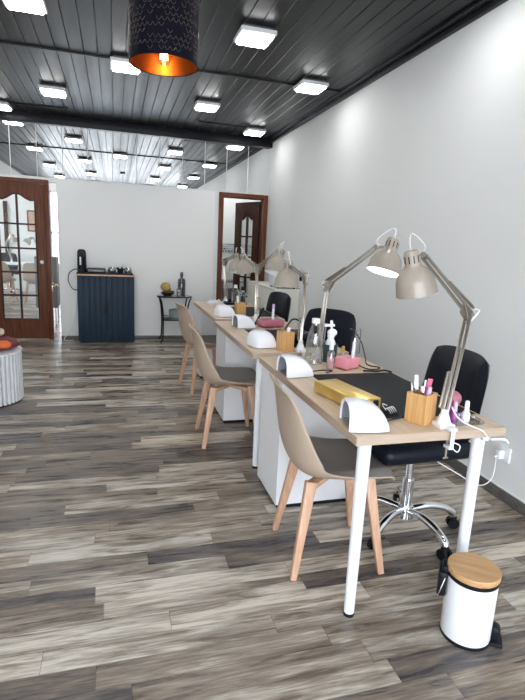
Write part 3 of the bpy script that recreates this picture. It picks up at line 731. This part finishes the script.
stick('nail_clipper','grey nail clipper in the middle of the near bamboo holder','nail clipper',(hx+.000,hy-.006,zb),(hx+.000,hy+.002,.868),.009,'grey_metal','chrome',.010)
stick('brush','white tipped brush rising at the back of the near bamboo holder','brush',(hx+.010,hy+.012,zb),(hx+.021,hy+.019,.886),.004,'white')
G2 = 'tools in the bamboo holder on the middle desk'
stick('brush','white brush standing in the bamboo holder on the middle desk','brush',(.985,2.81,zb),(1.003,2.815,.865),.008,'white','white',.011,group=G2)
stick('nail_file','grey file standing in the bamboo holder on the middle desk','nail file',(.965,2.80,zb),(.958,2.81,.855),.008,'grey_metal',flat=True,group=G2)
G3 = 'tools in the bamboo holder on the farthest desk'
stick('brush','white brush standing in the bamboo holder on the farthest desk','brush',(1.035,4.245,zb),(1.02,4.25,.90),.009,'white','white',.012,group=G3)
stick('bottle_brush','dark capped brush standing in the bamboo holder on the farthest desk','brush',(1.055,4.24,zb),(1.062,4.25,.895),.010,'white','black',.012,group=G3)

# ------------------------------------------------------------------ bottles and boxes on the nearest desk
bt = thing('bottle', 'tall clear bottle with white screw cap on the nearest desk', 'bottle', (1.018,2.44,T))
MB().lathe([(0,.001),(.046,.001),(.050,.008),(.046,.03),(.044,.06),(.044,.11),(.040,.15),(.030,.185),(.022,.205),(.0195,.215),(.0195,.226)], 28).build('bottle_body', M['bottle'], bt)
MB().cyl((0,0,.218),(0,0,.243), .022).build('cap', M['white'], bt)
cup = thing('cup', 'dark green cup behind the clear bottle', 'cup', (1.122,2.466,T))
MB().lathe([(0,.0),(.036,0),(.042,.10),(.0395,.10),(.034,.006),(0,.006)], 24).build('cup_body', M['dgreen'], cup)
pb = thing('pump_bottle', 'white pump bottle standing in the dark green cup', 'bottle', (1.122,2.466,T+.007))
MB().lathe([(0,0),(.026,0),(.028,.01),(.028,.10),(.016,.125),(.014,.13),(0,.13)], 20).build('bottle_body', M['white_gloss'], pb)
p = MB(); p.cyl((0,0,.13),(0,0,.165),.020,.017); p.cyl((0,0,.165),(0,0,.19),.006); p.ball((.006,0,.155), .028, 14, (1,.8,.8)); p.box((-.014,0,.195),(.06,.02,.014),.005); p.cyl((0,0,.19),(-.004,0,.222),.010,.007)
p.build('pump_head', M['white_gloss'], pb)
sp = thing('spray_bottle', 'small clear spray bottle with pink liquid left of the pink box', 'spray bottle', (1.063,2.318,T))
MB().lathe([(0,0),(.019,0),(.020,.004),(.020,.082),(.011,.097),(.010,.103),(0,.103)], 20).build('bottle_body', M['bottle'], sp)
MB().lathe([(0,.003),(.0175,.003),(.018,.058),(0,.058)], 20).build('liquid', M['pinkliquid'], sp)
p = MB(); p.cyl((0,0,.1),(0,0,.125),.0115); p.cyl((0,0,.125),(0,0,.143),.008); p.box((-.003,0,.146),(.022,.014,.012),.004); p.build('spray_head', M['white'], sp)
pk = thing('nail_drill_box', 'pink box of the nail drill on the nearest desk', 'nail drill', (1.158,2.318,T), math.radians(28))
MB().box((0,0,.032),(.115,.085,.056),.009,3).build('housing', M['pink'], pk)
for sx in (-1,1):
    MB().box((sx*.04,0,.003),(.018,.06,.006),.001).build('foot', M['black'], pk)
pt = MB(); pt.cyl((.056,-.015,.022),(.068,-.015,.022),.008); pt.build('socket', M['black'], pk)
hp = thing('drill_handpiece', 'silver drill handpiece standing in the pink box', 'drill handpiece', (1.178,2.30,T+.058))
MB().cyl((0,0,0),(.004,.002,.085),.0095,.008).build('grip', M['white_metal'], hp)
MB().cyl((.004,.002,.085),(.005,.003,.105),.006,.003).build('collet', M['chrome'], hp)
MB().tube([(.005,.003,.10),(.012,.01,.135),(.034,.012,.15),(.04,.012,.13),(.042,.012,.02)], .0028, 6, 6).build('cord', M['grey_metal'], hp)
bt2 = thing('drill_bit', 'yellow topped drill bit standing in the pink box', 'drill bit', (1.138,2.338,T+.058))
MB().cyl((0,0,0),(0,0,.03),.005).build('shank', M['chrome'], bt2); MB().cyl((0,0,.028),(0,0,.055),.010,.008).build('tip', M['yellow'], bt2)
fl = stick('nail_file','black nail file leaning behind the pink box','nail file',(1.21,2.38,T),(1.225,2.40,.885),.010,'black',flat=True,group='tools by the pink drill box')
cable([(1.215,2.31,T+.02),(1.25,2.27,T+.006),(1.30,2.26,T+.005),(1.335,2.29,T+.006),(1.30,2.36,T+.006),(1.33,2.45,T+.03),(1.335,2.52,T+.10),(1.30,2.56,T+.16),(1.26,2.52,T+.17)], .0035, 'black cable curling up behind the pink drill box', 'power_cable', cat='cable')
cable([(1.21,2.235,T+.0065),(1.27,2.21,T+.008),(1.33,2.23,T+.006),(1.355,2.20,T+.004)], .005, 'black cable lying along the far edge of the mat', 'power_cable', cat='cable')
cable([(1.0,2.22,T+.005),(1.05,2.26,T+.004),(.99,2.27,T+.004),(.93,2.25,T+.004)], .003, 'black cable between the far nail dryer and the pink box', 'power_cable', cat='cable')
cable([(.935,1.52,T+.008),(.97,1.535,T+.006),(1.01,1.55,T+.0065),(1.02,1.58,T+.0075)], .0035, 'short black cable behind the near nail dryer', 'power_cable', cat='cable')
# organiser tray with polish bottles by the near lamp
tr = thing('organizer_tray', 'clear acrylic tray under the polish bottles at the near desk edge', 'tray', (1.235,1.492,T))
m = MB(); m.bb(-.065,.065,-.045,.05,0,.003)
m.bb(-.065,-.062,-.045,.05,.003,.014); m.bb(.062,.065,-.045,.05,.003,.014); m.bb(-.062,.062,-.045,-.042,.003,.014); m.bb(-.062,.062,.047,.05,.003,.014)
m.build('tray_body', M['acrylic'], tr)
def polish(label, loc, matb, matc, r=.0135, h=.042):
    t = thing('polish_bottle', label, 'nail polish', loc, 0, 'polish bottles by the near lamp')
    MB().lathe([(0,0),(r,0),(r*1.03,.003),(r*1.03,h*.8),(r*.55,h),(0,h)], 20).build('bottle_body', M[matb], t)
    MB().lathe([(0,h-.002),(r*.62,h-.002),(r*.55,h+.034),(r*.4,h+.037),(0,h+.037)], 16).build('cap', M[matc], t)
polish('purple polish bottle with lilac cap beside the near lamp', (1.196,1.487,T+.003), 'purple', 'lilac')
polish('second purple polish bottle, behind the first by the near lamp', (1.193,1.518,T+.003), 'purple', 'lilac', .0125, .05)
polish('white polish bottle with white cap at the near desk edge', (1.237,1.475,T+.003), 'white_gloss', 'white', .0145, .045)
pf = thing('powder_brush', 'round dusty pink powder brush behind the polish bottles', 'brush', (1.215,1.532,T+.003))
MB().cyl((0,0,0),(0,0,.05),.012,.010).build('handle', M['lilac'], pf); MB().ball((0,0,.075),.032,18,(1,1,.95)).build('bristles', M['dusty_pink'], pf)
# lamp cord down to the socket
cable([(1.145,1.44,T+.075),(1.165,1.425,T+.04),(1.205,1.410,T+.016),(1.250,1.392,T-.002),(1.295,1.41,T-.045)], .0026, 'white lamp cord crossing the near desk edge to the right leg', 'lamp_cord', 'cord_white')
cable([(1.135,1.398,T-.062),(1.16,1.40,T-.078),(1.175,1.41,T-.06),(1.15,1.42,T-.048)], .0022, 'white cord loop hanging below the near clamp', 'lamp_cord', 'cord_white')
hk = MB(); hk.tube([(1.31,1.415,T-.046),(1.335,1.405,T-.043),(1.362,1.40,T-.045),(1.375,1.40,T-.058)], .0042, 8, 4); hk.box((1.300,1.433,T-.046),(.03,.02,.02),.005)
tag(hk.build('cable_clip', M['white']), 'white cable clip at the top of the right near desk leg', 'cable clip')
cable([(1.335,2.50,T-.06),(1.42,2.40,.50),(1.58,2.20,.30),(1.75,2.044,.196),(1.85,2.086,.131),(1.93,2.092,.109),(2.0,2.109,.136),(2.022,2.125,.21),(2.026,2.132,.25)], .003, 'white cable from the desk across the floor to the wall socket', 'power_cable', 'cord_white')
so = thing('wall_socket', 'white square power socket low on the right wall', 'socket', (XR,2.125,.27))
MB().box((-.006,0,0),(.012,.085,.085),.003).build('face_plate', M['white'], so)
pl = thing('power_plug', 'white plug pushed into the wall socket', 'plug', (XR-.012,2.13,.265)); MB().box((-.02,0,0),(.04,.035,.05),.008).build('plug_body', M['white_gloss'], pl)
MB().cyl((-.035,0,-.01),(-.05,.005,-.015),.006).build('strain_relief', M['white'], pl)

# ------------------------------------------------------------------ things on the two far desks
p2 = thing('tool_pouch', 'dusty pink rounded box with a pen on the middle desk', 'box', (1.135,3.62,T+.003), .2)
MB().box((0,0,.03),(.20,.12,.06),.025,4).build('pouch_body', M['dusty_pink'], p2)
p2b = stick('drill_handpiece','silver handpiece rising from the dusty pink box on the middle desk','drill handpiece',(1.145,3.60,T+.06),(1.15,3.61,.91),.010,'white_metal','lilac',.011,group='tools on the middle desk')
stick('nail_file','black nail file leaning at the dusty pink box on the middle desk','nail file',(1.02,3.66,T+.004),(1.10,3.70,.87),.008,'black',flat=True,group='tools on the middle desk')
pu = thing('tool_pouch', 'black pouch lying behind the bamboo holder on the middle desk', 'pouch', (1.16,3.05,T+.003), .3)
MB().box((0,0,.03),(.19,.16,.058),.026,4).build('pouch_body', M['black_leather'], pu)
cable([(1.19,3.13,T+.05),(1.22,3.16,T+.10),(1.16,3.19,T+.125),(1.10,3.17,T+.06)], .006, 'thick black cable arching behind the bamboo holder on the middle desk', 'power_cable')
def small_bottle(name, label, loc, r, h, mb, mc):
    t = thing(name, label, 'bottle', loc, 0, 'bottles on the farthest desk')
    MB().lathe([(0,0),(r,0),(r*1.02,.004),(r*1.02,h*.66),(r*.45,h*.8),(r*.42,h*.84),(0,h*.84)], 20).build('bottle_body', M[mb], t)
    m = MB(); m.cyl((0,0,h*.83),(0,0,h), r*.5, r*.42); m.build('cap', M[mc], t)
small_bottle('bottle','clear bottle with white cap on the black tray of the farthest desk',(1.18,5.02,T+.0105),.04,.19,'bottle','white')
small_bottle('bottle','clear pump bottle with black top beside the farthest bamboo holder',(1.20,4.80,T+.003),.036,.20,'bottle','black')
ty = thing('serving_tray', 'dark flat tray under the clear bottle on the farthest desk', 'tray', (1.18,5.02,T)); 
m = MB(); m.box((0,0,.005),(.22,.14,.01),.003); m.bb(-.11,.11,-.07,-.064,.01,.022); m.bb(-.11,.11,.064,.07,.01,.022); m.build('tray_body', M['black'], ty)
# white glove-like towel by the farthest lamp
tw = thing('hand_towel', 'crumpled white towel at the far left end of the farthest desk', 'towel', (.98,5.06,T), .3)
rows = []
for i in range(11):
    rows.append([V((-.08+.016*i, -.05+.0125*j, max(.001,(.012+.022*math.sin(i*1.1+j*.5)**2+.012*math.sin(j*1.7))*min(1,min(i,10-i,j,8-j)*.7)))) for j in range(9)])
o = MB().grid(rows).build('towel_cloth', M['white'], tw, 80); mm = o.modifiers.new('t','SOLIDIFY'); mm.thickness=.003; mm.offset=1

# ------------------------------------------------------------------ navy cabinet and what stands on it
cb = thing('cabinet', 'navy cabinet with vertical grooves and two doors against the white partition', 'cabinet', (-.12,6.69,0))
MB().bb(-.345,.350,.02,.255,.05,.865,.002,1).build('cabinet_body', M['navy'], cb)
MB().bb(-.33,.335,.03,.25,0,.05).build('plinth', M['navy'], cb)
for x0, x1, hx2 in ((-.345,.001,-.018),(.004,.350,.023)):
    m = MB(); n = 5; w = (x1-x0)/n
    for i in range(n): m.bb(x0+i*w+.0015, x0+(i+1)*w-.0015, 0, .018, .03, .862, .003, 2)
    m.bb(x0, x1, .010, .020, .03, .862)
    d = m.build('door', M['navy'], cb)
    MB().bb(hx2-.009, hx2+.009, -.026, -.012, .40, .55, .003).bb(hx2-.004,hx2+.004,-.014,.004,.41,.425).bb(hx2-.004,hx2+.004,-.014,.004,.525,.54).build('handle', M['black'], d)
tp = MB().bb(-.352,.357,-.012,.262,.865,.885,.003).build('worktop', M['beech'], cb); tag(tp, 'thin light wood edge')
MB().bb(-.350,.335,-.005,.260,.885,.905,.004).build('top_tray', M['black'], cb)
cf = thing('coffee_machine', 'tall slim black capsule coffee machine on the navy cabinet', 'coffee machine', (-.41,6.80,.905))
m = MB(); m.lathe([(0,0),(.056,0),(.058,.01),(.055,.2),(.052,.25),(.04,.275),(.02,.283),(0,.284)], 24, sy=1.3); m.build('machine_body', M['black'], cf)
m = MB(); m.box((.0,-.085,.02),(.08,.08,.03),.006); m.box((.0,-.075,.225),(.06,.05,.07),.015); m.build('spout_head', M['black'], cf)
m = MB(); m.box((-.012,-.076,.14),(.018,.008,.10),.003); m.build('chrome_trim', M['white_metal'], cf)
dr = thing('capsule_drawer', 'flat black capsule drawer beside the coffee machine', 'capsule drawer', (-.235,6.80,.905))
MB().box((0,0,.028),(.22,.20,.05),.006).build('drawer_case', M['black'], dr); MB().box((0,-.102,.025),(.2,.006,.03),.002).build('drawer_front', M['grey_metal'], dr)
def tumbler(label, loc):
    t = thing('glass_jar', label, 'glass jar', loc, 0, 'glass jars on the navy cabinet')
    MB().lathe([(0,0),(.042,0),(.05,.02),(.05,.05),(.036,.075),(.033,.075),(.046,.05),(.046,.022),(.04,.004),(0,.004)], 20).build('jar_body', M['bottle'], t)
    MB().lathe([(0,.005),(.039,.005),(.044,.022),(.044,.035),(0,.035)], 16).build('jar_content', M['grey_metal'], t)
tumbler('round glass jar next to the capsule drawer', (-.045,6.77,.905)); tumbler('round glass jar at the right end of the navy cabinet', (.155,6.77,.905))
fp = thing('flower_pot', 'small dark pot with white flowers between two glass jars', 'flower pot', (.06,6.79,.905))
MB().lathe([(0,0),(.035,0),(.045,.06),(.04,.06),(.035,.05),(0,.05)], 18).build('pot', M['black'], fp)
m = MB()
for i in range(14):
    a, r = random.random()*6.28, random.random()*.04; m.ball((r*math.cos(a), r*math.sin(a), .06+random.random()*.05), .010+.006*random.random(), 8)
m.build('blossoms', M['white'], fp)
m = MB()
for i in range(16):
    a, r = random.random()*6.28, random.random()*.045; m.ball((r*math.cos(a), r*math.sin(a), .055+random.random()*.03), .013, 8, (1,.6,1))
m.build('leaves', M['dgreen'], fp)
cable([(-.45,6.86,.92),(-.50,6.90,.93),(-.57,6.92,.88),(-.585,6.92,.78),(-.54,6.92,.68),(-.47,6.92,.66)], .006, 'dark cable looping out left of the navy cabinet', 'power_cable')
cable([(-.49,6.93,.62),(-.51,6.935,.35),(-.56,6.935,.2),(-.64,6.92,.05),(-.655,6.89,.008),(-.60,6.86,.008),(-.54,6.87,.008)], .005, 'pale cable hanging down to the floor left of the navy cabinet', 'power_cable', 'cord_white')

# ------------------------------------------------------------------ glass side table
st = thing('side_table', 'black iron side table with glass top right of the navy cabinet', 'side table', (.757,6.80,0))
hexp = [(-.235,-.02),(-.17,-.12),(.17,-.12),(.235,-.02),(.19,.13),(-.19,.13)]
MB().poly(hexp, .617, .624).build('glass_top', clear('table_glass', (.62,.70,.70), .2), st)
fr = MB(); P = [(x*.97,y*.97,.610) for x,y in hexp]; fr.tube(P+[P[0]], .007, 6); fr.build('top_frame', M['iron'], st)
sh = [(x*.72,y*.85) for x,y in hexp]
MB().poly(sh, .300,.306).build('shelf', M['black'], st)
fr = MB(); P = [(x,y,.303) for x,y in sh]; fr.tube(P+[P[0]], .008, 6); P = [(x,y,.335) for x,y in sh]; fr.tube(P+[P[0]], .004, 6); fr.build('shelf_frame', M['iron'], st)
for sx, sy in ((-1,-1),(1,-1),(-1,1),(1,1)):
    q = lambda k, z: (sx*.135*k, sy*(.095)*k if sy<0 else .105*k, z)
    MB().tube([q(1.52,.61),q(1.36,.56),q(1.22,.45),q(1.16,.33),q(1.15,.18),q(1.2,.06),q(1.42,.0)], .0095, 8, 5).build('leg', M['iron'], st)
vb = thing('vase', 'tall dark bottle shaped glass vase on the side table', 'vase', (.855,6.84,.624))
MB().lathe([(0,0),(.050,0),(.052,.01),(.052,.20),(.042,.225),(.018,.235),(.017,.255),(.024,.27),(.022,.30),(.012,.315),(0,.316)], 24).build('vase_body', M['smoke'], vb)
jr = thing('drinking_glass', 'clear glass standing before the dark vase', 'glass', (.81,6.74,.624)); MB().lathe([(0,0),(.03,0),(.034,.10),(.032,.10),(.028,.004),(0,.004)], 18).build('glass_body', M['bottle'], jr)
bw = thing('fruit_bowl', 'dark bowl of dried petals on the side table', 'bowl', (.665,6.78,.624))
MB().lathe([(0,0),(.05,0),(.085,.03),(.09,.045),(.085,.045),(.05,.01),(0,.008)], 24).build('bowl_body', M['black'], bw)
m = MB()
for i in range(26):
    a, r = random.random()*6.28, random.random()*.065; m.ball((r*math.cos(a)+.01, r*math.sin(a), .035+random.random()*.07*(1-r*8)), .024, 8, (1,.7,.6))
tag(m.build('dried_petals', M['rock'], bw), kind='stuff')
sg = thing('sponge', 'yellow round sponge resting on the dark petals', 'sponge', (.632,6.75,.70)); 
m = MB(); m.ball((0,0,.045),.066,16,(1,.7,.9)); m.build('sponge_body', M['yellow'], sg)
pt = thing('planter', 'grey green pot on the lower shelf of the side table', 'pot', (.775,6.79,.306))
MB().lathe([(0,0),(.085,0),(.095,.12),(.09,.13),(.085,.12),(.075,.01),(0,.01)], 24).build('pot_body', M['pot'], pt)

# ------------------------------------------------------------------ ottoman at left
ot = thing('ottoman', 'round light grey ribbed ottoman at the left edge', 'ottoman', (-1.035,4.37,0))
m = MB(); n = 46; R0 = .272
for k in range(n):
    a = 2*PI*k/n; m.cyl((R0*math.cos(a),R0*math.sin(a),.012),(R0*math.cos(a),R0*math.sin(a),.415), .0165, .0165, 10)
m.cyl((0,0,.012),(0,0,.415),R0-.010,R0-.010,64); m.build('ribbed_side', M['rib'], ot)
MB().cyl((0,0,0),(0,0,.02),.28,.28,48).build('base_ring', M['black'], ot)
MB().lathe([(0,.414),(.26,.414),(.289,.410),(.291,.420),(.25,.426),(0,.426)],48).build('top_rim', M['white'], ot)
def blob(name, mat, label, cat, loc, r, sc, seed, amp=.10):
    t = thing(name, label, cat, loc); b = bmesh.new(); bmesh.ops.create_uvsphere(b, u_segments=36, v_segments=18, radius=r); rnd = random.Random(seed); ph = [rnd.random()*6 for _ in range(6)]
    for v in b.verts:
        a = math.atan2(v.co.y, v.co.x); k = 1+amp*(math.sin(3*a+ph[0])+.6*math.sin(5*a+ph[1]+v.co.z*20)+.5*math.sin(9*a+ph[2]))*.5
        v.co = V((v.co.x*sc[0]*k, v.co.y*sc[1]*k, math.copysign(abs(v.co.z/r)**.8*r, v.co.z)*sc[2]*(1+.6*amp*math.sin(4*a+ph[3]))))
        v.co.z = max(v.co.z + r*sc[2]*.85, 0)
    m = MB(); m._add(b); m.build('cloth', M[mat], t, 80); return t
blob('folded_throw','maroon','crumpled dark red throw lying on the ribbed ottoman','throw',(-1.035,4.37,.426),.25,(1.05,1.05,.20),3)
blob('folded_throw','orange','bright orange fold of cloth at the right side of the ottoman','throw',(-.845,4.21,.466),.06,(.9,.8,.5),8)
blob('cushion','beige','small beige cushion on top of the red throw','cushion',(-1.03,4.50,.505),.13,(1.1,1,.3),12,.05)

# ------------------------------------------------------------------ pedal bin
bn = thing('pedal_bin', 'white pedal bin with bamboo lid at the foot of the near desk', 'bin', (1.201,1.285,0), math.radians(-38))
MB().lathe([(0,.004),(.083,.004),(.085,.012),(.085,.232),(.083,.236),(0,.236)], 48).build('bin_body', M['white'], bn)
MB().lathe([(0,0),(.0855,0),(.0865,.004),(.0865,.012),(.085,.013)], 48).build('base_ring', M['black'], bn)
MB().lathe([(0,.234),(.087,.234),(.088,.238),(.088,.246),(.084,.249),(0,.249)], 48).build('lid_rim', M['black'], bn)
MB().lathe([(0,.249),(.087,.249),(.0885,.252),(.0885,.268),(.0865,.271),(0,.271)], 48).build('lid', M['bamboo_lid'], bn)
m = MB(); m.box((-.097,0,.195),(.032,.085,.095),.010); m.box((-.088,0,.245),(.03,.06,.03),.006); m.build('hinge', M['black'], bn)
MB().tube([(-.09,-.04,.225),(-.105,-.055,.17),(-.11,-.03,.14),(-.11,.03,.14),(-.105,.055,.17),(-.09,.04,.225)], .002, 6, 5).build('carry_handle', M['chrome'], bn)
m = MB(); m.box((.098,0,.012),(.05,.07,.012),.004); m.box((.092,0,.045),(.03,.045,.05),.008, M=Matrix.Rotation(.35,4,'Y')); m.build('pedal', M['black'], bn)

# ------------------------------------------------------------------ cream cabinet by the right doorway
cc = thing('cabinet', 'low cream cabinet in the far right corner, partly hiding the right doorway', 'cabinet', (1.92,6.15,0))
MB().bb(-.145,.155,-.6,.62,.05,.835,.003).build('cabinet_body', M['cream'], cc); MB().bb(-.13,.15,-.58,.6,0,.05).build('plinth', M['black'], cc)
MB().bb(-.155,.158,-.61,.63,.835,.855,.003).build('worktop', M['cream'], cc)
for y0 in (-.59, .02): 
    d = MB().bb(-.158,-.146,y0,y0+.59,.07,.82,.003).build('door', M['cream'], cc); MB().cyl((-.158,y0+.53,.5),(-.175,y0+.53,.5),.01).build('knob', M['white_metal'], d)
st2 = thing('sterilizer', 'white box appliance on black feet on the cream cabinet', 'appliance', (1.93,5.75,.855))
MB().box((0,0,.095),(.25,.32,.16),.012).build('housing', M['white'], st2); MB().box((0,-.163,.10),(.20,.006,.10),.002).build('front_panel', M['fixture'], st2)
m = MB(); m.cyl((-.05,-.165,.08),(-.05,-.172,.08),.016); m.build('dial', M['grey_metal'], st2)
for sx in (-1,1):
    for sy in (-1,1): MB().cyl((sx*.10,sy*.13,0),(sx*.10,sy*.13,.018),.013).build('foot', M['black'], st2)
hk = thing('wall_hook', 'small round black hook on the right wall above the cream cabinet', 'hook', (XR,5.45,.99)); 
m = MB(); m.cyl((0,0,0),(-.02,0,0),.02); m.ball((-.035,0,0),.032,14,(.5,1,1)); m.build('hook_disc', M['black'], hk)

# ------------------------------------------------------------------ beyond the doorways
wm = thing('washing_machine', 'grey appliance in the small room behind the right doorway', 'appliance', (1.86,8.26,0))
MB().box((0,0,.37),(.36,.5,.74),.01).build('housing', M['grey_metal'], wm); MB().box((0,-.252,.68),(.36,.006,.09),.002).build('control_panel', M['white'], wm); MB().cyl((0,-.25,.36),(0,-.262,.36),.12,.11,28).build('round_door', M['black'], wm)
gc = thing('cabinet', 'grey cabinet on legs seen through the gap beside the glazed door', 'cabinet', (-1.085,8.35,0))
MB().box((.08,0,.64),(.30,.40,.76),.006).build('cabinet_body', M['greycab'], gc)
for sx in (-1,1):
    for sy in (-1,1): MB().cyl((.08+sx*.12,sy*.16,0),(.08+sx*.12,sy*.16,.265),.014).build('leg', M['white_metal'], gc)
nt_ = thing('desk', 'white desk with two lamps seen through the glass door', 'desk', (-1.85,11.75,0))
MB().bb(-.75,.75,-.3,.3,.70,.735,.002).build('tabletop', M['white'], nt_)
for sx in (-1,1): MB().bb(sx*.70-.025, sx*.70+.025, -.28,.28,0,.70,.002).build('leg', M['white'], nt_)
G = 'lamps in the room behind the glass door'
desk_lamp('clamp lamp seen through the glass door, left of its pair', (-2.10,11.72,.735),(-2.19,11.7,1.12),(-2.06,11.6,1.32),(-2.04,11.58,1.32),(-1.98,11.55,1.15),1,group=G,clamp=False)
desk_lamp('clamp lamp seen through the glass door, right of its pair', (-1.55,11.78,.735),(-1.58,11.75,1.10),(-1.66,11.7,1.28),(-1.68,11.7,1.28),(-1.79,11.66,1.15),1,group=G,clamp=False)
pf = thing('picture_frame', 'brown framed tan picture on the wall behind the glass door', 'picture', (-1.81,BY-.015,1.62))
MB().bb(-.12,.12,-.006,.008,-.20,.24,.002).build('picture', M['terracotta'], pf)
m = MB(); m.bb(-.14,-.11,-.015,.012,-.22,.26); m.bb(.11,.14,-.015,.012,-.22,.26); m.bb(-.11,.11,-.015,.012,.23,.26); m.bb(-.11,.11,-.015,.012,-.22,-.19); m.build('frame', M['mahog'], pf)
struct(MB().bb(-2.44,-2.36,BY-.05,BY,0,2.05), 'trim_6', M['mahog_dark'], 'dark brown door post on the far wall behind the glass door', 'door post')
for x, y, lab in ((-2.2,9.6,'ceiling panel light added to brighten the room behind the glass door'),(1.9,7.95,'ceiling panel light added to brighten the small room behind the right doorway')):
    t = ceiling_light(x, y, lab); t.location = (x, y, 2.6); t['group'] = 'added panel lights of the rooms behind'; t.scale = (1.6,1.6,1)  # unseen panels, added to light the two rooms behind

# ------------------------------------------------------------------ light
wd = bpy.data.worlds.new('sky'); S.world = wd; wd.use_nodes = True
bg = wd.node_tree.nodes['Background']
tc = wd.node_tree.nodes.new('ShaderNodeTexCoord'); sp_ = wd.node_tree.nodes.new('ShaderNodeSeparateXYZ'); wd.node_tree.links.new(tc.outputs['Generated'], sp_.inputs[0])
rp = wd.node_tree.nodes.new('ShaderNodeValToRGB'); rp.color_ramp.elements[0].position = 0; rp.color_ramp.elements[0].color = (.95,.97,1,1); rp.color_ramp.elements[1].position = .8; rp.color_ramp.elements[1].color = (.62,.78,1,1)
wd.node_tree.links.new(sp_.outputs[2], rp.inputs[0]); wd.node_tree.links.new(rp.outputs[0], bg.inputs[0]); bg.inputs[1].default_value = 8.4
def portal(name, loc, rot, sx, sy):
    l = bpy.data.lights.new(name, 'AREA'); l.shape = 'RECTANGLE'; l.size = sx; l.size_y = sy; l.cycles.is_portal = True
    o = bpy.data.objects.new(name, l); COL.objects.link(o); o.location = loc; o.rotation_euler = rot
portal('front_window_daylight', (-.015, YF-.11, 1.25), (PI/2,0,0), 3.87, 2.5)
bpy.data.objects['front_window_daylight'].rotation_euler = (PI/2,0,0)
portal('rear_window_daylight', (-1.0, BY+.11, 1.19), (-PI/2,0,0), .91, 2.32)

portal('added_window_daylight', (-5.09, 10.4, 1.6), (0,-PI/2,0), 1.6, 4.0)  # daylight through the window added in the back room's left wall

# ------------------------------------------------------------------ camera
cam = bpy.data.cameras.new('camera'); co = bpy.data.objects.new('camera', cam); COL.objects.link(co)
r_ = V((0.95985,-0.276369,0.04804)); u_ = V((0.011415,0.209598,0.977721)); w_ = V((0.280281,0.937917,-0.204337))
mt = Matrix(((r_.x,u_.x,-w_.x,0),(r_.y,u_.y,-w_.y,0),(r_.z,u_.z,-w_.z,1.3411),(0,0,0,1)))
co.matrix_world = mt
cam.sensor_fit = 'VERTICAL'; cam.sensor_height = 24; cam.lens = 24*499.84/700; cam.clip_start = .05
S.camera = co
S.view_settings.view_transform = 'Standard'; S.view_settings.look = 'None'; S.view_settings.gamma = 1
S.view_settings.exposure = 0.0
S.cycles.max_bounces = 10; S.cycles.diffuse_bounces = 6; S.cycles.transparent_max_bounces = 12; S.cycles.sample_clamp_indirect = 6
